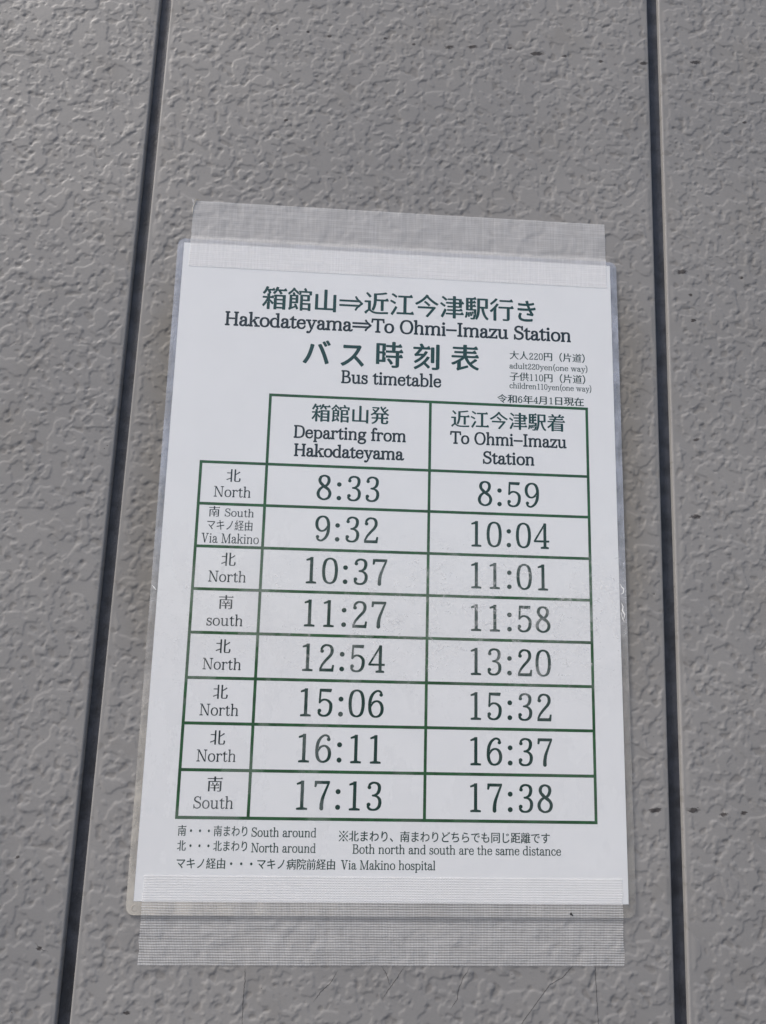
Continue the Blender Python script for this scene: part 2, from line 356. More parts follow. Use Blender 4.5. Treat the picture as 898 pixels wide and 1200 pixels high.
# ============================================================ the glyphs (outlines drawn for this script)
GLYPHS = {
    '0': (500, [[240,0,-45,8,-35,15,-31,22,-14,15,-14,20,-19,45,-17,75,-8,60,-4,85,4,85,8,60,17,75,19,45,14,20,14,15,31,22,45,18,45,5,45,-5,45,-18,31,-22,14,-15,14,-20,19,-45,17,-75,8,-60,4,-85,-4,-85,-13,-85,-14,-55,-20,-45,-26,-31,-15,-12,-30,-16,-45,-14],
      [243,25,32,3,30,14,25,22,19,31,15,45,15,70,7,60,3,75,-3,75,-7,60,-15,70,-14,43,-15,27,-25,25,-25,14,-35,6,-35,-6,-25,-14,-25,-25,-15,-27,-14,-43,-15,-70,-7,-60,-3,-75,3,-75,7,-60,11,-55,17,-55,16,-30,19,-20,31,-19]]),
    '1': (500, [[140,0,-3,5,0,15,3,6,90,16,3,3,0,580,-3,6,-95,-20,-5,19,5,4,95,42,5,14,55,0,1,-645,4,-3,90,-17,2,-20,-2,-5]]),
    '2': (500, [[90,0,-5,0,0,50,2,5,-2,10,39,95,24,40,36,50,48,60,68,75,29,40,14,25,10,25,6,25,2,30,-1,30,-7,30,-12,25,-15,20,-13,10,-23,10,-35,7,-20,1,-20,-6,-25,-14,-25,-21,-18,-22,-8,-15,-7,-25,3,-5,15,-7,8,-8,6,-15,-1,-15,-8,-14,-10,-8,-10,-3,-15,0,-18,10,-7,10,-3,10,1,15,7,15,1,35,4,20,13,25,22,26,25,19,30,14,30,5,45,-1,40,-7,30,-9,20,-10,20,-17,19,-25,13,-30,6,-35,1,-35,-5,-35,-7,-25,-20,-40,-32,-45,-99,-105,-81,-96,-28,-44,-38,-75,6,-3,255,3,25,15,4,5,16,75,20,0,5,-5,-15,-145]]),
    '3': (500, [[200,0,-25,3,-30,8,-20,10,-20,19,-14,20,-7,20,0,40,-4,15,1,15,9,15,18,10,17,0,17,-10,9,-15,0,-20,-11,-17,-10,-6,-10,-3,-4,-4,3,-10,13,-20,23,-23,20,-12,20,-6,25,-4,20,0,25,4,20,6,15,8,20,16,25,30,9,21,8,25,7,55,-3,45,-5,25,-8,20,-23,30,-30,24,-25,8,-65,9,-7,9,2,8,5,5,40,6,20,10,30,20,16,16,19,40,11,40,4,40,-3,40,-12,32,-20,25,-30,15,-45,9,-25,-6,-30,-13,-20,-13,-15,-15,-13,-24,18,-17,5,-18,-3,-15,-12,-13,-15,-6,-20,4,-15,15,-3,20,10,20,6,30,6,15,11,17,15,13,25,16,35,12,20,3,45,0,53,-11,36,-15,27,-25,10,-15,11,-25,6,-35,-1,-40,-7,-40,-14,-40,-15,-25,-16,-17,-25,-18,-38,-20,33,-10,30,-18,30,-26,20,-24,12,-22,6,-25,4,-30,-1,-40,-10,-50,-13,-35,-18,-25,-26,-25,-34,-21,-25,-8,-40,-6]]),
    '4': (500, [[245,0,-5,0,0,25,70,16,7,4,-1,135,-261,1,-5,4,-2,20,268,450,1,30,3,5,25,2,25,-2,3,-5,0,-470,2,-3,5,-1,75,-1,0,-25,-5,-4,-76,-1,-1,-135,7,-4,60,-16,0,-25],
      [82,215,3,-4,5,0,220,0,5,1,2,3,0,385,-2,6]]),
    '5': (500, [[205,0,-35,5,-30,9,-20,11,-20,20,-13,20,-7,20,-2,15,3,25,-4,20,5,15,13,13,20,5,15,-4,14,-14,5,-15,-4,-20,-15,-15,-18,-5,0,-5,3,-10,13,-20,27,-26,30,-13,35,-6,30,2,30,9,20,12,22,22,18,25,12,25,10,35,7,40,4,50,-2,40,-3,20,-7,20,-12,20,-16,20,-18,17,-20,13,-23,10,-22,6,-15,2,-15,-1,-35,-12,-15,-8,-14,-12,-28,-30,-8,-12,-10,-3,-8,5,-3,10,16,335,5,5,280,0,4,-5,-14,-50,-5,-7,-240,11,-6,-4,-11,-235,2,-8,15,16,15,10,20,10,25,7,25,2,30,-1,30,-5,30,-10,20,-9,19,-12,36,-35,23,-35,7,-20,4,-25,1,-60,-9,-70,-16,-50,-21,-35,-19,-21,-20,-18,-35,-19,-50,-11]]),
    '6': (500, [[220,0,-40,8,-20,10,-25,17,-20,20,-11,15,-22,45,-16,55,-7,60,-1,85,8,105,8,45,19,55,26,50,31,43,40,36,45,29,35,10,40,1,20,-5,20,-9,15,-10,15,-15,10,-18,9,-32,8,-15,2,-15,-3,-10,-11,-12,-15,-7,-15,2,-15,9,-9,18,2,15,7,13,17,12,-13,25,-29,20,-25,8,-20,0,-20,-8,-25,-17,-30,-27,-20,-24,-18,-32,-18,-40,-13,-40,-9,-35,-6,-45,-4,-60,3,-5,25,36,23,24,22,14,25,11,35,8,30,1,35,-6,25,-11,25,-17,21,-20,15,-20,17,-30,11,-35,6,-35,2,-35,-3,-45,-8,-40,-14,-35,-17,-26,-30,-31,-25,-17,-35,-13,-40,-8],
      [232,25,23,1,34,9,21,12,20,18,16,20,15,25,10,30,6,35,2,40,-3,40,-7,35,-10,30,-17,30,-22,26,-20,15,-25,9,-20,-1,-29,-9,-21,-11,-20,-15,-25,-29,-24,-35,-11,-23,-9,-27,3,-45,8,-45,12,-40,13,-30,15,-25,21,-20,22,-14]]),
    '7': (500, [[245,-6,-10,3,-11,8,-7,10,-3,15,2,95,20,115,12,45,15,40,133,310,-1,5,-275,0,-3,-5,-18,-70,-4,-5,-20,0,-3,5,6,120,2,5,350,0,2,-5,0,-30,-71,-190,-45,-135,-18,-70,-8,-50,-6,-65,-2,-40,4,-75,-1,-10,-5,-10,-10,-10,-10,-5]]),
    '8': (500, [[235,0,-30,4,-40,14,-35,19,-25,20,-18,23,-14,30,-10,40,-2,30,4,30,10,30,14,30,16,25,20,24,28,26,27,20,19,10,0,5,-28,25,-31,37,-19,28,-13,25,-8,25,-4,25,2,25,9,35,19,35,9,11,20,15,20,10,30,10,25,4,30,1,45,-8,45,-19,25,-21,19,-33,9,-35,1,-30,-5,-35,-13,-40,-18,-35,-17,-20,-22,-20,-29,-20,20,-10,35,-27,30,-30,17,-23,15,-25,13,-30,8,-30,1,-30,-4,-30,-13,-40,-16,-30,-21,-23,-35,-23,-40,-16,-35,-7],
      [246,25,24,3,35,14,25,16,18,17,15,25,11,30,6,30,1,25,-8,40,-23,48,-15,7,-100,71,-10,-3,-30,-23,-25,-26,-18,-24,-16,-30,-9,-25,-6,-25,-2,-25,3,-25,8,-30,8,-20,13,-20,19,-17,25,-16,25,-11],
      [264,400,6,1,25,22,19,22,9,15,17,50,5,25,1,25,-7,40,-15,30,-14,13,-15,9,-20,8,-25,5,-20,-3,-20,-8,-15,-9,-15,-14,-10,-16,-10,-25,-4,-20,-2,-25,4,-25,12,-30]]),
    '9': (500, [[175,5,-35,16,-15,13,-9,11,-7,15,-8,30,-8,15,-2,15,4,11,10,11,15,7,15,-2,15,-9,9,-18,-2,-15,-7,-13,-17,-12,13,-25,29,-20,25,-8,20,0,20,8,25,17,30,27,20,24,18,32,18,40,13,40,9,35,6,45,4,60,-3,5,-25,-36,-23,-24,-22,-14,-25,-11,-35,-8,-30,-1,-35,6,-25,11,-30,21,-24,26,-16,25,-11,25,-10,35,-5,40,-1,40,5,40,9,35,17,35,26,33,30,25,30,15,35,9,35,4,45,-3,40,-13,20,-12,21,-18,26,-35,23,-55,12,-55,5,-65,-3,-105,-7,-75,-14,-55,-18,-45,-28,-50,-32,-39,-45,-36,-40,-22,-35,-8,-25,1],
      [227,290,23,2,25,8,20,11,20,15,25,29,24,35,11,23,9,27,-3,45,-8,45,-12,40,-15,35,-16,23,-20,19,-20,12,-25,6,-25,-1,-30,-10,-20,-11,-20,-18,-16,-20,-15,-25,-10,-30,-6,-35,-2,-40,3,-40,7,-35,10,-30,19,-33,24,-27,21,-14]]),
    ':': (310, [[140,14,-19,11,-11,15,-5,15,2,20,8,17,15,13,20,7,20,-2,17,-10,12,-15,6,-20,-3,-20,-12,-19,-15,-10,-15,-4],
      [135,399,-16,11,-10,15,-4,20,4,20,10,15,16,11,20,4,20,-4,16,-11,10,-15,4,-20,-4,-20,-10,-15,-16,-11,-20,-4]]),
    '.': (250, [[105,3,-15,11,-7,11,-3,15,3,15,7,11,15,11,15,3,15,-3,15,-11,7,-11,3,-15,-3,-15,-7,-11,-15,-11,-15,-3]]),
    '-': (560, [[40,285,0,30,5,2,470,0,5,-2,0,-30,-5,-2,-470,0]]),
    '(': (330, [[265,-155,-10,4,-6,6,-69,110,-23,40,-19,45,-16,55,-16,85,-10,90,-2,60,2,60,10,90,16,85,16,55,21,45,23,35,46,60,23,35,9,7,10,3,10,-3,9,-7,5,-10,0,-10,-14,-24,-59,-81,-15,-30,-12,-35,-14,-54,-13,-76,-8,-65,-3,-80,2,-60,8,-80,14,-80,14,-55,14,-40,16,-35,58,-90,13,-25,-2,-15,-7,-10,-11,-5]]),
    ')': (330, [[55,-155,-11,5,-7,10,-3,10,3,10,57,90,19,35,17,40,14,50,15,75,8,55,5,60,2,55,-3,80,-8,65,-13,76,-14,54,-12,35,-15,30,-59,81,-14,24,0,10,5,10,9,7,10,3,10,-3,9,-7,23,-35,46,-60,23,-35,21,-45,16,-55,16,-85,10,-90,2,-60,-2,-60,-10,-90,-16,-85,-16,-55,-10,-25,-20,-40,-81,-130,-11,-8]]),
    '⇒': (1000, [[680,53,-9,12,2,15,42,76,17,24,28,30,-5,4,-690,0,-5,1,0,40,750,1,87,74,-87,74,-745,0,-5,1,0,40,695,1,5,4,-28,30,-18,25,-43,80,0,10,6,10,13,5,10,-3,13,-17,34,-60,28,-35,50,-47,20,-3,0,-15,100,-84,5,-6,2,-10,-2,-10,-5,-6,-100,-84,0,-15,-20,-3,-50,-47,-28,-35,-42,-73,-10,-6]]),
    '※': (1000, [[80,-57,-7,7,-3,10,7,15,395,395,-395,395,-7,15,5,13,5,4,10,3,15,-7,395,-395,395,395,15,7,13,-5,4,-5,3,-10,-7,-15,-395,-395,395,-395,7,-15,-5,-13,-5,-4,-10,-3,-15,7,-395,395,-395,-395,-10,-6],
      [475,-46,-26,16,-18,25,-6,25,4,30,16,26,25,18,25,6,30,-4,26,-16,18,-25,6,-25,-4,-30,-16,-26,-25,-18,-25,-6],
      [130,299,-26,16,-18,25,-6,25,4,30,16,26,25,18,25,6,30,-4,26,-16,18,-25,6,-25,-4,-30,-16,-26,-25,-18,-25,-6],
      [820,299,-26,16,-18,25,-6,25,4,30,16,26,25,18,25,6,30,-4,26,-16,18,-25,6,-25,-4,-30,-16,-26,-25,-18,-25,-6],
      [475,644,-26,16,-18,25,-6,25,4,30,16,26,25,18,25,6,30,-4,26,-16,18,-25,6,-25,-4,-30,-16,-26,-25,-18,-25,-6]]),
    '・': (1000, [[470,269,-20,9,-15,10,-15,14,-12,18,-9,20,-4,20,0,20,4,20,9,20,10,15,14,15,18,12,20,9,20,4,20,0,20,-4,20,-9,15,-10,15,-14,12,-18,9,-20,4,-20,0,-20,-4,-20,-9,-20,-10,-15,-14,-15,-18,-12,-20,-9,-20,-4,-20,0]]),
    'H': (740, [[75,0,-3,5,1,20,52,18,3,2,1,5,0,590,-1,5,-3,2,-52,18,-1,20,3,5,170,0,3,-5,-1,-20,-2,-2,-53,-18,-1,-270,1,-5,3,-2,350,0,3,2,0,275,-53,18,-2,2,-1,20,3,5,170,0,3,-5,-1,-20,-52,-18,-3,-2,-1,-5,0,-590,1,-5,3,-2,52,-18,1,-20,-3,-5,-170,0,-3,5,1,20,2,2,50,16,3,2,1,5,-1,290,-3,2,-35,0,-315,0,-3,-2,0,-295,53,-18,2,-2,1,-20,-3,-5]]),
    'T': (660, [[235,0,-5,0,0,25,65,18,3,2,1,5,0,600,-4,5,-215,0,-25,-130,-5,-5,-20,0,15,170,570,0,15,-170,-20,0,-5,5,-25,130,-215,0,-4,-5,0,-600,1,-5,3,-2,65,-18,0,-25]]),
    'O': (740, [[305,0,-62,15,-38,17,-21,13,-19,16,-20,22,-29,47,-28,65,-16,55,-7,35,-6,60,2,35,10,55,19,65,24,55,16,29,31,41,19,17,20,13,45,21,65,15,40,4,40,0,65,-8,60,-19,45,-26,19,-17,16,-18,31,-52,24,-55,10,-30,15,-65,6,-60,-2,-35,-10,-55,-19,-65,-26,-60,-29,-47,-20,-22,-19,-16,-41,-23,-40,-14,-25,-6,-40,-5,-40,-2],
      [322,25,48,-4,60,6,50,17,35,22,26,29,34,63,27,77,13,60,4,50,-4,50,-5,30,-24,80,-33,70,-24,35,-29,25,-35,18,-55,13,-60,2,-55,-9,-40,-15,-34,-24,-18,-20,-13,-20,-26,-50,-26,-75,-13,-60,-4,-50,4,-50,5,-30,24,-80,25,-55,31,-49,30,-26,35,-18]]),
    'I': (370, [[90,0,-5,0,0,25,65,18,3,2,1,5,0,590,-1,5,-3,2,-65,18,0,25,195,0,5,-5,0,-20,-65,-18,-3,-2,-1,-5,0,-590,1,-5,3,-2,65,-18,0,-25]]),
    'S': (560, [[250,-6,-50,10,-45,18,-32,23,-28,31,-3,-6,-13,-65,-4,-5,-10,0,-3,5,0,210,3,5,20,0,10,-77,5,-23,14,-25,21,-25,25,-19,25,-12,40,-11,40,-3,35,3,45,13,35,17,25,20,22,32,15,35,6,35,-4,35,-8,20,-12,20,-20,20,-24,19,-35,17,-155,63,-35,22,-34,29,-22,30,-13,35,-4,25,0,25,7,40,18,35,28,32,35,24,35,14,30,7,35,4,30,-1,30,-5,30,-10,30,-15,25,-18,20,-21,12,59,3,5,10,0,4,-5,0,-180,-4,-5,-20,0,-1,25,-9,50,-7,20,-9,15,-15,15,-21,15,-23,12,-25,8,-30,5,-30,-1,-35,-6,-30,-10,-20,-10,-15,-13,-15,-20,-12,-25,-5,-30,2,-35,9,-25,16,-20,20,-16,30,-18,150,-60,30,-14,25,-16,35,-31,20,-25,15,-27,10,-33,3,-45,-9,-45,-22,-45,-13,-20,-19,-21,-20,-16,-20,-13,-45,-18,-50,-12]]),
    'B': (640, [[75,0,-3,5,1,20,52,18,3,2,1,5,0,590,-1,5,-3,2,-50,16,-2,2,-1,20,3,5,255,1,60,-9,47,-17,29,-20,15,-15,9,-15,6,-15,5,-25,0,-25,-3,-35,-12,-50,-9,-20,-14,-25,-33,-31,-33,-19,8,-5,50,-14,40,-20,30,-22,25,-34,15,-40,6,-45,-2,-30,-6,-25,-17,-45,-21,-29,-30,-24,-40,-19,-55,-15,-35,-4,-45,-2],
      [217,25,103,-2,55,4,30,7,25,9,22,12,18,15,15,20,12,30,9,35,3,35,-2,30,-10,35,-12,26,-15,19,-20,15,-30,15,-30,9,-30,6,-75,4,-90,0,-4,-4,0,-300,9,-19],
      [191,380,4,-5,85,0,45,4,25,7,20,9,15,10,15,15,15,23,12,32,8,30,4,40,0,25,-4,30,-10,20,-15,17,-30,17,-40,9,-55,3,-85,-3,-9,-18]]),
    'D': (710, [[75,0,-3,5,1,20,52,18,3,2,1,5,0,590,-1,5,-3,2,-52,18,-1,20,3,5,220,0,105,-10,50,-9,30,-8,30,-13,30,-19,24,-21,17,-20,14,-20,17,-30,18,-55,13,-80,3,-55,-1,-45,-10,-80,-17,-60,-14,-30,-19,-30,-25,-28,-35,-28,-40,-20,-50,-14,-55,-9,-80,-7],
      [220,25,60,-1,50,3,80,11,45,13,35,21,29,28,21,31,18,39,17,65,9,90,-2,75,-11,75,-8,30,-11,30,-25,45,-33,35,-22,15,-17,8,-25,8,-35,7,-115,11,-80,-2,-9,-17,0,-600,9,-19]]),
    'N': (740, [[60,0,-5,0,0,25,81,20,0,600,-11,19,-70,1,0,25,135,0,385,-629,1,584,-81,20,0,25,185,0,5,-5,0,-20,-81,-20,0,-630,6,-15,-75,0,-5,3,-365,597,-1,-555,81,-20,0,-25]]),
    'V': (700, [[320,5,-4,5,-168,630,-3,6,-15,1,-80,18,0,25,205,0,5,-5,0,-20,-44,-15,144,-543,5,-11,157,549,-4,5,-68,15,0,25,185,0,5,-5,0,-20,-75,-19,-16,-1,-173,-600,10,-35,-1,-5]]),
    'M': (880, [[65,0,-5,0,0,25,81,20,0,615,-6,4,-75,1,0,25,140,0,5,-3,230,-613,5,-7,244,603,1,20,120,0,5,-5,0,-20,-60,-1,-4,-4,0,-610,1,-5,3,-2,60,-18,0,-25,-190,0,0,25,60,18,3,2,1,5,0,535,-3,10,-1,1,-227,-561,-1,-5,5,-15,-2,-5,-60,0,-5,3,-220,586,-1,-554,81,-20,0,-25]]),
    'a': (500, [[155,-5,-30,11,-25,16,-20,18,-12,20,-8,25,-2,30,4,30,10,30,11,20,12,16,30,25,45,19,65,21,75,16,4,3,2,55,-14,45,-10,20,-7,9,-15,8,-20,7,-25,5,-15,-1,-20,-5,-18,-8,-32,-25,-10,-15,19,-20,3,-10,-1,-15,-6,-11,-10,-8,-10,-4,-15,0,-15,8,-7,10,-4,10,8,55,8,19,15,17,20,13,25,9,35,6,40,1,60,-10,26,-10,9,-5,15,-15,18,-30,13,-40,3,-25,-3,-45,-1,-230,3,-20,7,-6,15,-6,20,-1,26,8,34,35,10,0,5,-5,0,-10,-23,-30,-12,-12,-20,-11,-25,-8,-40,0,-25,9,-15,12,-15,30,-38,-30,-32,-15,-40,-7],
      [186,20,24,2,31,13,49,32,24,23,0,170,-4,5,-55,-14,-75,-30,-23,-16,-21,-30,-10,-25,-6,-30,1,-25,5,-25,9,-15,15,-15,20,-14]]),
    'b': (560, [[270,-5,-30,2,-30,8,-25,12,-15,13,-4,-5,-1,-25,-60,0,-1,660,-1,5,-3,2,-50,19,-3,4,0,15,3,2,85,12,30,-1,2,-293,3,-2,15,15,25,16,40,12,30,3,25,-1,30,-4,30,-8,45,-18,20,-13,20,-18,33,-42,14,-25,8,-20,5,-45,-4,-115,-9,-40,-13,-25,-13,-20,-36,-37,-20,-15,-20,-9,-25,-8,-35,-7],
      [238,25,32,-4,40,2,40,9,25,12,25,23,21,28,15,30,7,30,3,35,2,95,-4,30,-9,25,-25,39,-30,31,-38,20,-42,12,-20,1,-20,-2,-20,-6,-19,-10,-25,-20,-30,-40,0,-280,14,-20,20,-21,15,-10]]),
    'c': (480, [[250,-5,-55,7,-40,15,-30,21,-32,37,-23,41,-12,39,-6,60,0,70,8,40,15,35,26,40,29,30,20,14,45,15,60,11,40,1,20,-5,35,-14,20,-13,14,-14,8,-15,9,-35,9,-15,1,-15,-3,-10,-13,-15,-15,-6,-15,1,-15,9,-10,16,0,18,9,17,17,10,-2,5,-9,16,-15,14,-20,11,-25,10,-20,4,-40,-7,-30,-9,-25,-14,-22,-25,-20,-30,-14,-30,-8,-30,-3,-40,1,-60,6,-45,10,-32,25,-44,20,-24,15,-14,15,-8,20,-7,45,-5,40,8,20,9,15,10,25,22,17,20,8,15,15,40,5,5,9,0,6,-5,1,-5,-6,-40,-6,-20,-19,-27,-25,-25,-20,-14,-35,-13,-35,-5]]),
    'd': (560, [[210,0,-50,13,-30,17,-35,35,-25,40,-13,40,-5,40,-1,90,6,45,10,25,18,30,34,40,31,23,45,19,25,6,35,5,50,-2,35,-12,25,-16,15,-16,3,3,1,235,-1,5,-3,1,-60,19,-5,5,0,15,5,3,95,11,30,-1,1,-673,4,-6,50,-10,5,-4,0,-15,-5,-3,-55,-7,-60,0,-1,30,-4,6,-15,-14,-15,-9,-40,-14,-50,-4],
      [228,25,27,-4,25,1,25,4,20,7,15,9,15,13,28,35,1,5,0,270,-26,35,-18,18,-30,17,-30,8,-25,-1,-30,-9,-30,-13,-20,-14,-23,-26,-19,-30,-14,-30,-5,-25,-2,-35,2,-80,5,-35,7,-25,18,-35,26,-32,25,-17]]),
    'e': (500, [[260,-5,-50,5,-45,12,-30,18,-35,35,-25,40,-15,40,-8,60,0,70,7,45,13,35,29,45,29,30,30,18,35,13,45,7,50,1,40,-7,30,-12,27,-20,25,-30,18,-34,8,-31,0,-30,-3,-45,-3,-10,-10,-10,-12,-3,-10,2,-15,10,-270,-4,-2,-15,4,-55,7,-35,9,-25,27,-43,15,-18,15,-13,20,-9,20,-6,30,-5,20,0,35,8,31,16,24,20,22,25,10,15,18,40,5,5,9,0,6,-5,1,-5,-9,-40,-8,-20,-22,-30,-22,-22,-20,-14,-35,-13,-30,-5],
      [114,275,6,-4,265,4,2,40,-2,20,-8,20,-14,25,-20,25,-18,16,-20,11,-25,9,-20,2,-25,-4,-25,-7,-20,-10,-15,-12,-17,-20,-20,-30,-13,-28,-7,-22]]),
    'f': (340, [[70,0,-5,0,0,25,53,20,1,390,-4,4,-70,1,0,25,70,0,4,5,0,125,5,10,11,50,10,20,10,12,30,23,35,14,40,4,35,-6,15,-8,30,-23,9,-11,3,-20,-3,-10,-8,-10,-11,-7,-10,-2,-10,1,-10,4,-10,10,-6,14,2,15,9,15,-15,7,-25,-1,-30,-9,-25,-20,-14,-22,-4,-25,-1,-150,4,-5,110,0,5,-5,0,-20,-115,-1,-4,-4,1,-390,68,-20,0,-25]]),
    'g': (520, [[190,-205,-65,15,-25,10,-17,10,-17,15,-12,15,-10,20,-6,20,-1,15,5,20,10,20,18,25,30,26,54,29,3,5,-32,10,-25,12,-17,18,-9,20,-3,30,4,25,13,25,23,25,-16,17,-10,16,-10,22,-9,30,-1,40,5,25,10,30,14,25,21,24,30,16,35,11,45,7,50,-2,48,-11,37,-16,21,16,24,10,20,4,50,2,5,-2,6,-9,2,-20,-3,-12,-10,-10,-10,-4,-15,3,-9,8,-6,13,-5,1,-30,-3,-18,-11,-3,-5,16,-25,11,-25,8,-30,2,-25,-3,-30,-12,-35,-14,-25,-18,-20,-14,-10,-30,-14,-35,-9,-30,-4,-55,1,-35,7,-30,11,-5,0,-16,-22,-5,-15,1,-15,5,-15,10,-10,15,-7,30,-7,40,-5,80,-1,40,-4,55,-17,44,-24,25,-25,15,-35,4,-20,0,-25,-4,-20,-7,-20,-17,-31,-20,-24,-26,-20,-29,-13,-45,-13,-50,-7,-45,-1],
      [232,-180,33,0,55,12,40,14,30,19,23,30,12,35,1,20,-3,15,-6,15,-7,9,-15,11,-20,10,-50,14,-30,4,-95,4,-60,-38,-25,-19,-20,-25,-12,-30,2,-25,12,-25,18,-17,25,-12,40,-12],
      [220,195,20,-2,30,4,25,8,20,12,13,13,11,20,8,20,5,25,2,25,-4,30,-10,30,-13,25,-12,14,-15,9,-40,12,-20,2,-30,-4,-25,-8,-20,-11,-10,-10,-13,-24,-14,-45,-2,-25,3,-30,10,-30,13,-25,9,-10,19,-12]]),
    'h': (590, [[70,0,-5,0,0,25,35,17,4,3,0,5,0,610,-1,5,-3,2,-50,19,-3,4,0,15,3,2,85,12,25,0,6,-4,1,-290,3,-3,23,23,32,16,45,11,45,3,45,-5,50,-16,20,-13,19,-26,12,-35,7,-40,-2,-60,0,-235,39,-20,0,-25,-140,0,0,25,39,20,2,305,-11,45,-8,20,-7,10,-10,8,-20,8,-25,7,-20,1,-20,-3,-25,-7,-37,-19,-23,-25,-34,-50,0,-300,39,-20,0,-25]]),
    'i': (290, [[80,0,-5,0,0,25,39,20,0,365,-1,5,-3,2,-50,19,-3,4,0,15,3,2,85,12,25,0,6,-4,0,-420,39,-20,0,-25],
      [120,590,-14,10,-9,15,-3,15,3,15,9,15,14,10,15,4,20,-3,15,-11,7,-10,5,-15,-3,-20,-9,-15,-15,-11,-20,-3]]),
    'k': (570, [[70,0,-5,0,0,25,35,17,4,3,0,5,0,610,-1,5,-3,2,-50,19,-3,4,0,15,3,2,85,12,25,0,6,-4,1,-465,3,-2,70,58,3,4,-2,5,4,5,10,0,5,3,134,112,-4,4,-55,1,0,25,180,0,5,-5,0,-20,-85,-1,-8,-9,-125,-105,-2,-5,5,-5,156,-285,4,-4,85,-1,0,-25,-205,0,0,25,45,1,5,1,2,3,-142,256,-89,-76,0,-165,39,-20,0,-25]]),
    'l': (290, [[80,0,-5,0,0,25,35,17,4,3,0,5,0,610,-1,5,-3,2,-50,19,-3,4,0,15,3,2,85,12,25,0,6,-4,0,-665,0,-5,4,-3,35,-17,0,-25]]),
    'm': (860, [[65,0,-5,0,0,25,39,20,0,365,-1,5,-3,2,-50,19,-3,4,0,15,3,2,85,12,25,0,6,-4,0,-35,4,-8,11,13,14,12,20,11,20,7,25,6,30,4,55,-3,40,-10,30,-13,10,-8,13,-16,12,-25,30,39,30,19,25,8,30,7,50,2,45,-7,40,-14,20,-13,13,-16,15,-35,10,-45,-2,-65,0,-235,39,-20,0,-25,-140,0,0,25,39,20,2,305,-11,45,-15,30,-10,8,-20,9,-25,6,-15,1,-40,-8,-20,-8,-20,-12,-25,-26,-32,-45,-2,-70,0,-235,39,-20,0,-25,-140,0,0,25,39,20,2,305,-11,45,-15,30,-10,8,-20,9,-25,6,-15,1,-40,-8,-20,-8,-20,-12,-25,-26,-34,-50,0,-300,39,-20,0,-25]]),
    'n': (590, [[70,0,-5,0,0,25,39,20,0,365,-1,5,-3,2,-50,19,-3,4,0,15,3,2,85,12,25,0,6,-4,0,-35,4,-8,16,18,29,17,35,12,35,5,40,1,35,-5,40,-12,25,-13,11,-10,14,-23,10,-27,8,-35,-2,-305,39,-20,0,-25,-140,0,0,25,39,20,2,305,-11,45,-8,20,-7,10,-10,8,-20,8,-25,7,-20,1,-20,-3,-25,-7,-37,-19,-23,-25,-34,-50,0,-300,39,-20,0,-25]]),
    'o': (540, [[220,0,-45,13,-41,22,-28,25,-21,33,-17,42,-14,60,-2,55,6,45,17,55,20,39,25,30,25,18,45,20,50,11,45,2,45,-7,50,-18,30,-18,24,-22,22,-35,21,-55,9,-45,2,-55,-6,-45,-11,-40,-18,-40,-19,-30,-28,-25,-41,-22,-50,-14,-45,-4],
      [240,25,30,-4,40,6,35,15,25,18,16,20,19,40,14,45,6,40,1,45,-6,45,-15,50,-19,40,-16,20,-25,18,-35,15,-30,5,-35,-2,-30,-9,-25,-12,-25,-21,-16,-24,-17,-40,-10,-35,-7,-40,-2,-40,5,-40,12,-46,19,-44,12,-20,22,-20,22,-13]]),
    'p': (570, [[65,-205,-5,0,0,25,40,17,4,3,0,5,0,565,-1,5,-3,2,-50,19,-3,4,0,15,3,2,85,12,25,0,6,-4,0,-35,4,-7,15,15,25,16,30,10,30,5,35,-1,35,-5,35,-10,35,-15,32,-23,27,-30,26,-40,12,-35,5,-40,-3,-90,-7,-45,-12,-30,-28,-40,-27,-27,-30,-20,-45,-14,-60,-8,-60,1,-40,12,-15,8,-15,13,-4,-5,0,-5,0,-180,44,-20,0,-25],
      [238,25,32,-4,40,2,40,9,25,12,27,26,22,30,14,30,7,30,3,45,1,80,-5,30,-12,30,-23,35,-29,30,-38,20,-42,12,-20,1,-20,-2,-20,-6,-19,-10,-25,-20,-30,-40,0,-280,14,-20,20,-21,15,-10]]),
    'r': (440, [[70,0,-5,0,0,25,39,20,0,365,-1,5,-3,2,-50,19,-3,4,0,15,3,2,85,12,30,-1,1,-63,4,-6,16,21,23,20,26,16,25,11,25,5,25,1,25,-4,19,-9,36,-27,11,-13,3,-10,-1,-15,-5,-10,-10,-10,-13,-5,-15,0,-10,4,-10,8,-7,13,-1,10,3,15,7,10,-4,5,-23,8,-35,0,-35,-13,-37,-25,-20,-25,-22,-45,0,-290,39,-20,0,-25]]),
    's': (420, [[185,-5,-35,7,-30,13,-15,10,-20,22,-10,-43,-5,-4,-10,0,-2,5,-1,135,3,15,20,0,4,-45,3,-10,18,-35,15,-18,10,-8,20,-8,25,-6,25,-2,30,3,25,7,20,12,23,20,12,16,7,19,4,25,-3,25,-5,10,-9,10,-44,29,-135,59,-32,22,-15,20,-10,25,-3,35,4,25,11,25,20,27,20,15,25,10,55,9,40,-4,40,-15,20,-14,15,-14,11,36,14,2,2,-2,0,-125,-2,-5,-20,0,-2,20,-8,30,-6,15,-7,10,-26,20,-31,13,-20,3,-20,0,-45,-11,-23,-15,-10,-15,-7,-15,-4,-15,1,-20,7,-20,11,-13,20,-11,110,-45,35,-17,33,-24,21,-20,11,-16,8,-24,2,-30,-7,-40,-13,-30,-22,-25,-28,-21,-35,-16,-35,-6]]),
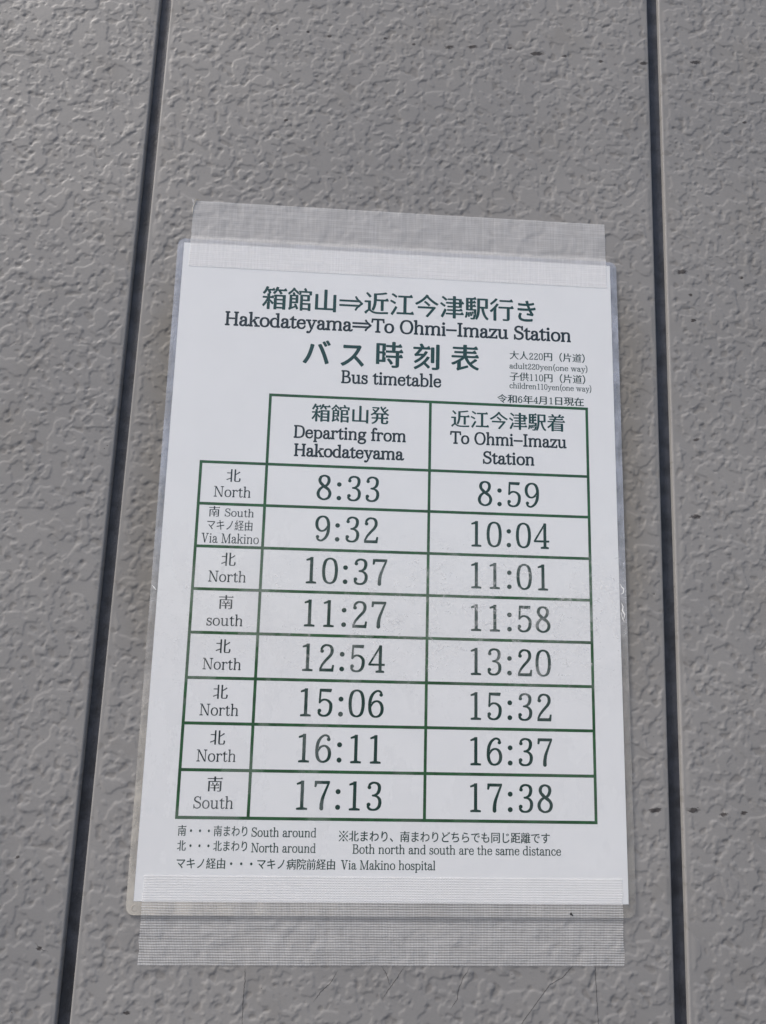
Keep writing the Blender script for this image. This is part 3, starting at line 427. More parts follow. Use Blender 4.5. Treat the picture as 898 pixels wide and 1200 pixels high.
    't': (360, [[190,-5,-30,12,-20,18,-9,20,-6,35,-3,5,0,350,-2,3,-5,1,-85,1,5,5,0,20,20,2,65,70,2,18,3,5,15,0,35,37,3,-7,0,-120,2,-5,125,0,5,-5,0,-20,-5,-1,-120,0,-5,-1,-2,-3,0,-320,3,-60,5,-10,14,-11,15,-7,20,-1,20,5,15,7,50,47,10,0,6,-10,-1,-5,-35,-40,-15,-14,-15,-10,-20,-9,-20,-4,-15,-1]]),
    'u': (590, [[210,-10,-30,9,-30,16,-21,20,-15,25,-6,25,-5,40,-4,10,0,275,-1,5,-3,2,-55,23,0,25,120,0,1,-300,5,-80,9,-21,20,-19,30,-15,30,-5,25,2,15,4,45,23,33,26,26,35,0,295,-1,5,-3,1,-60,24,0,25,125,0,1,-420,4,-6,65,-14,0,-15,-5,-4,-60,-6,-65,0,-1,60,-1,5,-3,3,-15,-16,-22,-17,-48,-27,-50,-17,-25,-3]]),
    'w': (780, [[230,5,-5,0,-117,430,-3,4,-70,1,0,25,190,0,5,-5,0,-20,-55,-1,-5,-1,-2,-3,97,-356,5,-6,106,352,-6,14,-50,1,0,25,155,0,5,-5,0,-20,-40,-1,-5,-1,-2,-3,97,-356,5,-11,113,367,-3,4,-55,1,0,25,155,0,5,-5,0,-20,-70,-1,-5,-1,-2,-3,-126,-410,3,-20,-60,0,-100,368,-5,0,-105,-348,5,-20]]),
    'y': (560, [[100,-207,-15,12,-7,15,0,15,7,16,10,9,10,5,20,0,10,-5,11,-10,9,-26,30,6,45,50,55,135,-5,5,-15,0,-3,5,-152,410,-5,4,-70,1,0,25,195,0,5,-5,0,-20,-60,-1,-3,-4,133,-358,5,8,125,350,-5,4,-65,1,0,25,80,0,10,3,10,-3,65,0,5,-5,0,-20,-70,-1,-4,-4,-141,-395,5,-20,-10,0,-4,-5,-61,-153,-55,-60,-65,-12,-20,0]]),
    'z': (480, [[65,0,-5,0,0,25,15,1,4,4,266,405,-5,4,-255,-1,-1,-88,-4,-5,-15,0,-3,5,-2,115,355,0,5,-5,0,-20,-9,-5,-266,-405,5,-4,250,1,3,93,2,5,15,0,5,-5,0,-120]]),
    '箱': (1000, [[235,-63,-3,8,-2,307,-5,-3,-39,-69,-40,-60,-56,-69,-5,-4,-8,3,-26,35,55,70,37,55,43,75,30,70,0,30,-6,3,-150,1,-4,6,1,25,8,4,164,1,3,5,0,105,8,3,35,0,7,7,-1,30,-13,40,-31,70,-7,10,-5,1,-25,0,-5,-3,-39,-68,-51,-68,-10,-1,-35,24,-3,5,60,90,39,80,25,65,4,6,5,0,45,-10,11,-6,-18,-50,1,-30,6,-4,160,1,65,48,42,-70,-2,-6,-15,-3,-165,0,-6,-6,0,-30,27,-60,3,-15,-35,-20,1,-139,5,-2,55,0,65,49,5,-2,5,-7,35,-69,-15,-6,-150,-1,-6,-3,-1,-60,4,-10,137,-125,3,-10,-27,-33,-7,-2,-83,96,-20,20,-5,1,-2,-322,-8,-4],
      [500,-62,-6,7,1,554,5,3,414,-2,2,-5,-1,-549,-5,-2,-70,0,-6,6,0,25,-3,5,-6,2,-245,0,-6,-2,-2,-5,0,-30,-3,-5],
      [572,15,8,-3,250,0,4,8,-1,125,-8,3,-250,0,-3,-8],
      [574,175,256,-1,4,6,-3,130,-256,1,-3,-6],
      [574,335,256,-1,4,6,-1,125,-8,3,-250,0,-3,-8],
      [490,564,-35,24,-3,7,39,50,36,60,24,50,23,65,6,6,61,-16,-17,-50,0,-30,6,-4,220,0,15,8,55,41,41,-70,-1,-7,-15,-2,-210,0,-3,-6,0,-30,48,-75,-15,-11,-35,-12,-5,3,-34,65,-41,61,-10,5,-45,0,-69,-101,-26,-28]]),
    '館': (1000, [[525,-62,-7,7,1,605,6,4,330,-1,3,-8,0,-205,-8,-4,-260,0,-4,-6,0,-105,3,-5,6,-2,295,0,5,-2,0,-270,-5,-2,-59,1,-3,5,0,30,-3,3,-230,1,-8,-4,-1,-35,-2,-5],
      [85,-45,-14,40,20,25,10,35,1,470,2,5,6,2,120,2,2,36,-15,50,3,6,10,5,30,7,7,-8,10,-25,23,-70,10,-3,90,0,6,-7,0,-290,-6,-3,-229,-2,-3,-5,1,-190,6,-4,5,2,125,54,3,8,0,30,-14,30,1,5,35,16,5,-1,17,-30,49,-100,15,-40,-36,-22,-10,0,-33,82,-7,3,-160,-72,-75,-42,-5,-2],
      [589,15,236,-1,3,6,0,165,-8,3,-230,0,-4,-8],
      [169,260,6,-4,165,3,0,115,-5,2,-164,-1,-3,-5],
      [589,365,200,0,3,5,-2,154,-5,2,-196,-1,-3,-5],
      [171,400,168,0,3,5,-2,104,-5,3,-164,-2,-3,-5,0,-100],
      [60,574,-6,6,-14,36,74,59,55,55,26,32,45,66,40,-15,7,-38,108,-89,43,-46,-21,-30,-7,-3,-85,84,-70,60,-10,2,-44,-53,-51,-54,-55,-47],
      [460,579,-4,6,3,120,221,2,4,8,-1,30,-27,60,4,6,30,16,10,-1,11,-16,27,-55,0,-5,-11,-10,-1,-25,4,-8,195,-1,7,-6,0,-115,-7,-7,-50,0,-5,3,-2,89,0,5,-8,3,-335,0,-5,-2,-2,-6,-2,-90]]),
    '山': (1000, [[815,-56,-1,66,-3,5,-6,1,-695,1,-4,8,1,585,8,4,65,0,6,-4,1,-550,8,-4,255,0,5,3,1,746,3,5,6,2,74,-2,3,-5,0,-745,8,-4,255,0,5,1,4,8,0,545,6,6,74,-1,2,-5,0,-665,-6,-3]]),
    '近': (1000, [[85,-42,-32,47,62,58,71,47,0,305,-6,7,-125,0,-5,2,-2,6,0,25,7,7,206,-2,3,-5,0,-350,46,-36,50,-30,35,-15,40,-10,85,-11,195,0,215,15,15,0,7,-3,-6,-35,-6,-4,-265,-10,-170,2,-75,11,-70,20,-45,23,-60,44,-30,15,-20,-5,-29,-21,-37,-40,-43,-55],
      [380,94,-47,36,34,75,19,60,20,120,6,65,0,310,8,4,95,5,145,15,130,20,70,18,10,-2,27,-25,-12,-6,-165,-31,-135,-14,-85,-6,-6,-3,1,-206,5,-3,355,1,65,49,5,-1,7,-10,34,-65,-6,-6,-15,-2,-170,0,-5,-3,-2,-389,-8,-4,-60,0,-8,4,-2,389,-5,3,-185,0,-6,-2,-2,-5,-6,-70,-10,-75,-24,-100,-35,-90,-29,-50],
      [225,629,-49,66,-72,80,-1,5,5,5,27,16,10,-3,73,-73,53,-60,4,-10,-12,-10,-28,-18]]),
    '江': (1000, [[135,-48,-41,33,-1,10,78,125,88,160,6,6,5,0,36,-31,3,-5,-2,-5,-111,-205,-50,-80,-6,-8],
      [325,4,-1,31,6,7,250,0,5,0,3,8,0,635,-8,3,-205,1,-3,6,0,30,8,3,425,0,70,49,31,-52,11,-25,-2,-10,-235,-2,-6,-3,0,-640,6,-3,185,0,65,49,7,-6,23,-45,14,-30,-2,-5,-17,-3,-625,0],
      [225,409,-100,62,-60,32,-3,7,2,5,16,20,5,1,75,-35,88,-51,4,-5,-1,-5,-21,-30],
      [270,674,-55,42,-95,60,-3,9,17,20,11,3,15,-7,85,-50,59,-41,-1,-5,-23,-31,-5,-2]]),
    '今': (1000, [[535,-66,-50,24,-1,7,97,115,135,170,2,35,-8,3,-545,0,-7,7,0,30,3,5,639,4,10,-2,29,-17,-23,-35,-105,-135,-158,-195,-13,-15],
      [580,384,-70,67,-96,79,-3,5,3,5,21,18,10,2,80,-59,75,-63,17,-18],
      [90,428,-26,32,-3,10,114,64,120,85,50,43,70,69,38,44,36,50,6,3,53,-23,3,-5,3,-35,67,-70,84,-71,130,-90,106,-59,-31,-40,-5,-1,-85,45,-95,65,-80,63,-70,62,-65,67,-10,5,-95,-100,-85,-72,-115,-81,-105,-60]]),
    '津': (1000, [[565,-62,-7,7,0,140,-3,6,-275,1,-5,2,-1,6,0,15,6,7,270,0,8,3,0,110,-3,8,-225,1,-6,6,0,15,6,7,220,0,8,3,0,105,-3,6,-210,0,-5,3,-2,6,0,10,7,7,210,0,3,8,-2,115,-266,1,-6,4,0,20,1,6,5,2,265,1,3,6,0,110,-3,6,-205,1,-6,3,0,15,6,6,205,1,3,8,2,94,5,3,70,0,7,-7,0,-90,3,-8,234,-2,3,-5,0,-120,3,-3,5,2,35,27,5,1,41,-72,-3,-5,-13,-3,-71,-2,-4,-146,-236,-4,-2,-105,3,-8,160,0,65,49,43,-71,-18,-6,-250,-1,-3,-8,0,-110,8,-3,200,0,60,44,10,3,41,-69,-6,-6,-15,-2,-295,-1,-3,-6,-2,-144,-5,-3],
      [125,-38,-40,30,-5,8,76,150,60,135,4,5,5,0,40,-32,5,-8,-59,-135,-69,-140,-7,-12],
      [195,404,-70,57,-68,49,-2,5,3,5,17,21,10,1,10,-6,134,-96,-3,-10,-20,-25,-6,-3],
      [642,415,8,-3,150,0,4,8,-3,115,-157,0],
      [644,570,157,0,3,5,-3,115,-157,0,-2,-5],
      [260,659,-145,116,20,26,5,4,10,-3,141,-102,1,-5,-6,-10]]),
    '駅': (1000, [[915,-65,-40,34,-41,46,-37,55,-23,45,-30,75,-16,55,-19,80,-13,75,-6,6,-75,0,-5,-2,-4,-79,-10,-105,-20,-105,-20,-65,-29,-65,-28,-45,-9,-3,-40,28,-1,5,39,80,18,60,20,115,8,120,0,430,2,5,384,2,6,-2,2,-5,0,-365,-8,-4,-145,0,-7,-6,0,-35,11,-60,20,-75,34,-95,31,-60,28,-40,58,-60,-25,-36],
      [270,-61,-6,11,1,12,80,0,15,12,8,16,10,45,10,80,-1,20,5,15,4,75,0,70,-6,7,-300,0,-6,3,0,470,6,7,270,0,70,49,42,-71,-5,-5,-12,-1,-140,-3,-1,-116,6,-7,25,3,65,47,42,-68,-17,-6,-120,-3,-1,-116,6,-7,25,2,65,47,42,-67,-17,-6,-120,-3,-1,-116,1,-6,5,-3,140,0,5,-2,1,-34,-10,-150,-15,-115,-16,-49,-10,-15,-15,-12,-30,-10,-70,-3],
      [60,-6,-15,9,-2,7,18,55,10,50,8,90,6,3,35,-6,6,-7,0,-15,-10,-75,-9,-40,-16,-45,-14,-25,-7,-3],
      [170,38,-6,7,0,55,-8,85,9,6,25,2,6,-13,5,-30,7,-100,-3,-5],
      [265,72,-3,3,-11,70,-15,50,4,7,20,4,9,-6,7,-20,26,-95,-7,-7],
      [355,119,-41,96,1,7,15,6,8,-3,9,-15,36,-75,-3,-5],
      [154,330,6,-4,85,3,0,122,-5,3,-85,-3],
      [609,445,6,-3,230,0,8,3,1,295,-3,5,-236,1,-5,-2],
      [156,480,84,-2,5,3,0,120,-85,3,-6,-4,0,-115],
      [156,630,84,-2,5,3,0,120,-85,3,-6,-4,0,-115]]),
    '行': (1000, [[195,-66,-7,6,0,425,-3,5,-5,-4,-55,-52,-45,-37,-5,1,-6,7,-25,30,0,5,56,47,60,57,76,86,66,95,8,3,45,-16,4,-7,-91,-125,0,-520,-2,-5,-6,-1],
      [570,-58,-11,33,6,3,130,-1,20,4,6,4,5,10,0,450,-6,3,-325,0,-7,7,2,29,5,2,460,0,10,3,60,46,12,-15,29,-55,3,-10,-4,-3,-15,-4,-135,0,-8,-3,-1,-425,-4,-25,-9,-20,-13,-13,-15,-9,-40,-9],
      [75,583,-22,32,1,5,110,90,62,65,36,45,3,3,10,-2,40,-17,2,-4,-6,-10,-23,-25,-94,-95,-99,-81,-10,-7],
      [435,727,-3,3,0,25,2,5,6,2,390,0,65,49,5,-1,7,-10,34,-70,-21,-4]]),
    'き': (1000, [[485,-41,-110,9,-60,16,-45,20,-36,26,-20,25,-10,20,-10,25,-6,35,1,25,10,45,14,40,13,25,14,1,52,-11,1,-5,-24,-50,-5,-25,0,-45,3,-20,10,-25,13,-16,25,-20,20,-10,50,-15,60,-7,165,2,115,17,5,-2,2,-29,-4,-30,-13,-6,-90,-10],
      [725,199,-70,13,-110,12,-18,6,2,25,6,16,135,-15,11,4,-2,15,-36,60,-38,75,-5,3,-115,-7,-220,0,-100,8,-3,36,0,15,3,6,140,-9,185,0,80,5,4,8,-3,20,-40,110,-6,6,-165,-3,-170,10,-6,7,-2,45,2,5,16,1,145,-12,145,0,15,3,3,3,0,15,-27,90,1,5,58,8,15,1,6,-9,13,-75,11,-32,105,16,95,26,6,-15,5,-35,-6,-8,-95,-23,-85,-13,-6,-6,0,-15,25,-80,14,-35,7,-8,110,17,80,22,5,1,3,-7,7,-51,-55,-15,-105,-18,-16,-6,0,-15,25,-50,30,-50,43,-60,-32,-48]]),
    'バ': (1000, [[140,4,-60,25,-5,6,56,85,36,65,30,60,39,95,25,75,30,110,23,130,6,8,5,0,70,-15,4,-8,-38,-160,-30,-105,-29,-85,-41,-95,-55,-105,-54,-85,-7,-3],
      [825,4,-64,206,-48,130,-62,150,-77,155,0,5,6,3,55,18,10,1,12,-17,64,-130,40,-90,66,-165,75,-220,4,-15,-2,-5],
      [795,628,-5,4,-67,118,7,7,30,12,5,1,4,-5,17,-25,53,-90,-4,-6],
      [905,669,-71,121,6,7,30,12,5,1,16,-20,59,-100,-15,-11]]),
    'ス': (1000, [[830,-17,-104,122,-60,65,-56,56,-55,49,-9,-5,-81,-81,-90,-75,-100,-70,-55,-31,-55,-26,-6,3,-43,45,-3,5,4,5,108,54,100,65,99,81,81,81,56,69,50,75,40,75,25,65,0,10,-6,6,-440,0,-40,-2,-4,6,0,60,4,8,105,-6,370,0,50,2,30,5,10,-3,34,-26,2,-10,-17,-30,-48,-105,-68,-115,-51,-70,-1,-10,5,-10,64,-56,114,-114,98,-110,2,-5,-3,-5]]),
    '時': (1000, [[635,-61,-6,6,-6,25,2,3,120,1,10,3,5,9,0,308,-5,2,-365,0,-8,4,0,25,8,3,365,0,7,7,-2,139,-5,2,-370,0,-8,4,-1,20,1,5,8,3,241,2,2,5,-2,155,-201,2,-6,3,0,25,6,4,200,0,3,6,1,110,6,4,65,0,5,-3,1,-6,0,-105,4,-6,115,0,65,47,5,1,36,-62,4,-15,-15,-3,-211,-2,-3,-155,3,-5,6,-2,150,0,70,51,41,-69,1,-10,-17,-4,-115,0,-5,-2,-2,-139,7,-7,15,2,65,47,7,-7,36,-65,-3,-6,-15,-3,-105,0,-5,-2,-2,-289,-2,-15,-10,-20,-21,-16,-35,-10,-55,-6],
      [75,54,0,700,5,2,280,0,4,-6,0,-610,-3,-5,-6,-1,-200,0,-6,-4,-1,-70,-3,-8],
      [570,52,-48,78,-55,70,3,8,30,17,10,-2,41,-43,40,-50,31,-45,-2,-7,-30,-19,-15,-7],
      [149,170,6,-4,125,0,8,4,0,255,-3,8,-130,1,-6,-4],
      [149,470,6,-4,125,0,8,4,0,245,-3,8,-130,1,-6,-4]]),
    '刻': (1000, [[105,-60,-22,30,-3,5,4,5,111,59,68,46,62,49,61,56,54,59,42,56,39,60,4,3,10,0,42,-18,-10,-20,-31,-45,-45,-55,-37,-40,-2,-30,2,-10,6,-6,61,-54,72,-70,0,-5,-13,-13,-20,-17,-10,2,-29,33,-86,86,-35,29,-75,-61,-100,-70,-105,-60],
      [715,-57,-9,27,4,6,115,0,15,4,7,10,1,815,7,7,65,0,6,-7,0,-800,-9,-25,-7,-9,-15,-12,-25,-10,-60,-7],
      [115,164,-13,11,-14,20,0,5,97,59,90,70,66,66,2,35,-8,3,-115,-7,-115,-13,-11,27,0,10,31,24,21,21,72,90,27,40,1,35,-6,4,-185,0,-3,6,0,25,8,3,245,1,3,6,-1,35,-31,70,4,5,40,11,10,-1,18,-25,28,-50,18,-45,6,-6,105,0,55,42,10,6,4,-2,39,-70,1,-5,-4,-3,-15,-3,-255,-2,-74,-97,-66,-75,-2,-30,7,-6,185,8,13,8,56,90,46,-13,5,-2,1,-5,-20,-35,-50,-70,-36,-44,-59,-61,-50,-45,-58,-45,-63,-42],
      [675,184,-7,6,0,510,7,6,65,0,6,-6,0,-510,-6,-6]]),
    '表': (1000, [[255,-61,-8,6,-14,35,18,30,5,25,-1,178,-5,1,-90,-46,-65,-26,-15,2,-16,21,-1,10,122,53,120,71,50,35,35,31,2,30,-7,7,-315,0,-8,3,0,20,2,5,6,2,380,0,5,2,1,116,-2,5,-294,1,-6,4,0,15,1,6,5,3,294,1,2,5,0,110,-6,4,-340,0,-6,1,-2,5,0,20,8,4,340,0,6,6,0,75,3,5,6,2,71,-2,2,-80,7,-6,260,0,65,47,5,1,39,-67,2,-5,-6,-5,-365,-1,-5,-3,-2,-111,3,-5,219,-1,70,48,42,-67,-2,-6,-15,-3,-310,0,-7,-6,0,-110,2,-6,5,-2,290,0,65,47,5,2,5,-4,36,-62,-1,-10,-15,-3,-355,0,-7,-7,0,-25,16,-40,35,-65,43,-60,13,-11,95,70,70,62,10,1,32,-22,3,-5,-4,-5,-21,-16,-142,-99,-2,-30,5,-10,24,-21,55,-40,70,-40,71,-29,1,-5,-20,-30,-12,-2,-50,20,-70,35,-75,51,-40,35,-65,70,-46,66,-31,55,-43,90,-60,-56,-90,-69,-3,-5,0,-245,3,-4,10,3,225,67,7,-6,3,-25,-280,-94]]),
    '大': (1000, [[100,-61,-31,36,-1,5,57,29,55,38,70,60,63,73,44,70,30,65,25,70,19,75,1,25,-2,6,-5,3,-360,0,-7,6,0,30,3,5,379,2,6,13,5,45,5,75,2,145,7,7,70,0,6,-2,3,-5,-2,-110,-13,-125,1,-41,5,-3,310,0,5,1,55,44,10,1,27,-47,12,-30,2,-5,-6,-5,-375,-1,-5,-1,-4,-8,3,-35,25,-70,24,-55,51,-95,43,-60,52,-60,60,-55,66,-46,45,-24,-30,-43,-15,2,-45,25,-80,55,-69,66,-36,41,-56,79,-40,70,-35,75,-22,60,-7,6,-19,-61,-30,-75,-34,-65,-51,-75,-42,-50,-66,-60,-73,-52]]),
    '人': (1000, [[100,-56,-30,33,-1,8,107,70,90,95,17,20,74,125,44,115,30,120,17,130,6,155,6,3,80,-1,2,-52,-4,-15,-2,-80,13,-80,10,-50,25,-95,44,-115,50,-95,74,-100,93,-88,90,-54,6,-8,-26,-36,-5,-2,-10,2,-85,50,-64,51,-72,75,-49,67,-46,78,-45,105,-33,100,-6,5,-34,-110,-35,-85,-44,-80,-46,-65,-15,-20,-67,-70,-60,-50,-89,-56]]),
    '円': (1000, [[90,-63,-4,8,0,800,4,8,820,1,8,-4,0,-725,-6,-35,-16,-25,-16,-11,-40,-10,-50,-6,-95,0,-6,2,-10,30,-1,5,7,3,120,-2,20,3,11,11,0,350,-2,5,-659,1,-7,-6,0,-400,-8,-4],
      [169,390,6,-4,275,0,5,3,1,321,-2,5,-279,1,-5,-2],
      [537,390,8,-4,285,0,5,3,1,321,-2,5,-295,0,-3,-5]]),
    '片': (1000, [[95,-63,-40,43,50,81,22,49,24,75,15,75,10,110,0,420,3,5,76,1,7,-6,0,-220,3,-6,271,1,2,5,0,245,7,7,70,0,6,-2,3,-5,0,-245,2,-5,179,-1,65,47,7,-1,20,-40,9,-10,1,-10,10,-20,-1,-5,-6,-2,-640,-1,-6,-2,-2,-5,-6,-145,0,-35,4,-8,485,-1,5,-2,0,-385,-75,-3,-8,4,-2,341,-5,3,-405,0,-5,-2,-3,-7,-6,-40,-24,-95,-30,-75,-31,-55,-26,-38,-27,-32]]),
    '道': (1000, [[85,-48,-26,33,-2,5,2,5,61,51,65,39,1,5,0,335,-6,7,-125,0,-5,2,-2,6,0,20,7,6,206,-1,3,-5,0,-375,81,-52,30,-14,35,-10,55,-11,55,-5,205,0,220,15,5,-3,-7,-30,-3,-3,-25,-3,-200,-7,-225,2,-70,10,-50,15,-55,25,-65,42,-15,7,-10,1,-25,-8,-25,-18,-54,-53,-25,-30],
      [385,107,-3,8,0,425,8,4,159,1,23,75,2,35,-3,5,-6,2,-250,0,-6,3,1,24,5,3,160,0,3,8,-1,30,-43,75,6,7,35,14,26,-26,35,-55,-32,-20,0,-30,6,-3,170,0,21,28,52,95,7,6,40,-10,13,-6,0,-5,-48,-72,0,-34,90,-2,55,44,10,3,41,-69,-3,-5,-18,-3,-275,-1,-7,-6,-32,-80,0,-25,4,-6,230,0,6,-4,-1,-431,-5,-3],
      [459,130,321,-2,6,7,0,110,-6,3,-320,0,-4,-8],
      [457,270,8,-4,315,0,5,3,1,6,0,105,-6,6,-320,0,-4,-6],
      [459,405,321,-1,6,6,0,105,-6,7,-320,-1,-4,-6],
      [205,615,-45,61,-71,79,-3,5,4,6,25,15,10,2,79,-78,42,-50,6,-10,-4,-5,-33,-23]]),
    '子': (1000, [[295,-62,-7,7,-10,30,2,3,165,1,15,11,0,344,-5,2,-400,0,-6,4,1,34,5,2,400,0,5,3,2,141,123,69,115,80,12,11,2,30,-3,5,-6,1,-550,0,-6,4,0,30,6,4,635,0,25,4,9,-3,27,-20,0,-5,-15,-15,-68,-55,-63,-46,-65,-42,-91,-52,-3,-10,1,-130,8,-4,300,1,65,49,5,0,30,-52,12,-29,-2,-5,-15,-4,-400,0,-4,-6,0,-300,-4,-30,-11,-25,-11,-11,-17,-9,-43,-11,-55,-6]]),
    '供': (1000, [[165,-62,-7,7,0,540,-3,2,-2,-2,-52,-65,-36,-36,-8,6,-24,45,63,75,62,90,38,65,35,70,33,80,6,6,50,-15,8,-6,-32,-75,-58,-110,0,-670,-2,-5,-6,-2],
      [885,-61,-79,111,-70,80,-2,5,4,5,27,16,10,-1,5,-4,76,-81,57,-70,18,-25,0,-10,-31,-21],
      [360,-58,-29,23,-4,5,2,5,57,55,35,40,59,88,5,3,51,-16,2,-5,-12,-20,-70,-90,-66,-68,-20,-18],
      [310,252,-4,8,1,25,3,3,145,0,7,7,-2,274,-5,3,-120,0,-3,3,0,25,0,5,8,3,115,0,5,3,4,199,66,2,6,-2,2,-5,0,-190,7,-7,181,2,2,195,7,7,71,-2,4,-199,5,-3,40,2,65,47,10,-13,33,-64,-3,-6,-15,-2,-130,0,-5,-3,-2,-274,7,-7,50,2,65,49,6,-4,36,-70,1,-10,-18,-3],
      [541,290,185,0,2,5,0,270,-3,6,-180,1,-5,-3,-2,-274]]),
    '令': (1000, [[625,-65,-65,56,-65,50,-166,114,26,28,10,2,145,-91,5,0,191,191,2,30,-3,8,-530,1,-6,1,-3,5,3,30,611,2,20,4,34,-21,-1,-5,-57,-60,-197,-200,0,-30,3,-5,78,-59,9,-11,-34,-38],
      [550,422,-49,58,-79,75,0,5,28,22,10,-1,44,-36,85,-85,3,-5,-3,-5,-34,-28],
      [85,449,-25,36,115,59,65,40,70,50,108,91,92,101,49,-26,-5,-15,0,-25,3,-5,39,-40,49,-41,60,-45,95,-61,149,-78,-29,-40,-5,-1,-45,20,-120,70,-73,51,-96,75,-76,70,-5,-2,-90,-84,-105,-80,-100,-65,-45,-25,-65,-32]]),
    '和': (1000, [[250,-62,-6,7,0,400,-4,14,-68,-134,-41,-65,-45,-60,-16,-18,-5,1,-26,47,57,75,50,80,46,90,32,80,0,30,-4,6,-170,1,-4,8,3,25,186,1,5,1,4,8,-3,190,-6,1,-150,-22,-8,6,-3,20,141,24,90,20,135,39,26,-28,-3,-5,-68,-21,-60,-13,-11,-6,0,-210,6,-4,70,1,65,49,5,-3,28,-48,11,-30,-19,-3,-160,0,-6,-7,0,-50,5,-10,131,-149,15,-21,0,-5,-25,-34,-10,-4,-94,133,-16,21,-5,1,-1,-422,-3,-5,-6,-2],
      [530,-16,-1,741,6,3,365,0,5,-2,0,-735,-5,-3,-74,2,-2,5,0,60,-4,8,-205,1,-8,-4,-2,-76,-5,-2],
      [607,105,8,-3,200,0,8,3,1,580,-4,6,-205,1,-6,-2,-3,-5]]),
    '年': (1000, [[510,-61,-2,221,-3,8,-450,0,-6,2,-3,5,0,25,4,6,155,0,6,4,1,260,3,6,285,0,8,4,0,175,0,5,-8,4,-230,-2,-77,-112,-37,-45,-36,-36,-10,-1,-36,27,1,8,71,82,41,60,45,80,40,95,8,6,55,-14,5,-4,-31,-73,0,-30,6,-3,495,0,60,44,10,3,41,-79,-21,-6,-300,0,-8,-4,0,-175,3,-8,195,0,65,47,30,-49,13,-30,-18,-7,-285,0,-3,-8,0,-215,0,-5,8,-4,255,0,10,3,60,45,30,-49,13,-30,-3,-5,-15,-2,-355,0,-3,-8,-1,-220,-6,-4],
      [292,210,8,-4,200,0,8,4,0,220,-3,8,-205,0,-8,-3]]),
    '月': (1000, [[85,-61,-36,36,34,40,28,40,36,65,30,85,15,65,12,120,1,376,5,2,610,0,4,-8,0,-725,-7,-35,-11,-20,-21,-18,-25,-9,-60,-9,-50,-2,-90,0,-7,3,-10,30,-1,5,8,4,160,0,15,3,11,8,2,10,0,235,-3,8,-465,0,-10,-5,-29,-98,-44,-90,-34,-50,-30,-35,-28,-26],
      [274,290,6,-4,455,1,3,8,0,190,-2,5,-6,2,-440,-1,-4,-6,-2,-35,0,-40,-10,-90],
      [289,530,446,-1,3,6,0,190,-2,5,-6,2,-440,-1,-4,-6]]),
    '日': (1000, [[180,-52,-6,7,1,796,5,3,650,-1,4,-8,0,-785,-3,-5,-80,0,-3,5,0,50,-8,4,-475,0,-8,-4,-1,-55,-2,-5],
      [259,55,486,-1,3,6,0,305,-8,3,-480,0,-4,-8,0,-300],
      [259,410,486,-1,3,6,0,295,-8,4,-480,-1,-4,-8,0,-290]]),
    '現': (1000, [[330,-66,-16,26,1,7,45,17,40,20,35,25,31,31,24,37,16,38,20,90,0,30,-2,5,-79,2,-8,3,0,510,8,3,460,0,5,-2,1,-511,-6,-3,-126,-2,-3,-5,0,-260,6,-15,18,-6,75,0,15,4,9,12,4,20,3,75,4,6,5,0,55,-25,4,-6,-8,-55,-13,-30,-12,-15,-11,-8,-35,-8,-115,0,-35,5,-25,13,-10,13,-6,15,-6,40,0,225,-2,5,-6,2,-80,-1,-6,-6,-8,-55,-15,-55,-17,-40,-31,-50,-33,-36,-45,-35,-70,-35,-45,-16],
      [50,94,-12,36,4,5,138,37,6,8,0,270,-6,4,-115,0,-7,6,0,20,7,6,115,0,6,4,0,240,-6,6,-130,1,-3,3,-1,25,3,5,6,2,240,0,70,49,30,-51,12,-25,-2,-6,-15,-3,-120,0,-6,-6,0,-235,1,-6,5,-3,20,2,65,48,43,-76,-3,-5,-15,-1,-110,0,-6,-4,0,-245,1,-6,5,-2,125,35,8,-7,2,-24,-15,-7],
      [512,295,8,-3,310,0,4,8,-1,125,-8,3,-310,0,-3,-8],
      [514,455,316,-1,4,6,-1,125,-8,3,-310,0,-3,-8],
      [514,615,316,-1,4,6,0,125,-3,5,-6,2,-310,-1,-3,-6]]),
    '在': (1000, [[195,-58,-3,8,-2,374,-5,0,-41,-39,-64,-50,-8,5,-19,40,57,49,40,40,66,81,36,55,45,80,4,10,1,30,-7,7,-230,0,-3,8,2,25,271,3,26,67,23,75,6,10,5,2,63,-17,-12,-45,-22,-55,0,-35,6,-4,410,1,60,44,12,4,40,-75,-2,-7,-550,-1,-10,-6,-53,-101,-65,-100,-1,-480,-6,-3],
      [335,-38,-3,8,0,20,3,6,255,0,6,4,-1,314,-5,2,-215,1,-3,3,0,25,2,5,6,2,215,2,1,181,4,8,70,1,6,-4,0,-180,4,-8,125,0,60,45,5,3,5,-4,38,-71,-3,-7,-231,-3,-3,-5,1,-310,8,-4,155,1,70,49,30,-51,12,-25,-2,-6,-15,-2]]),
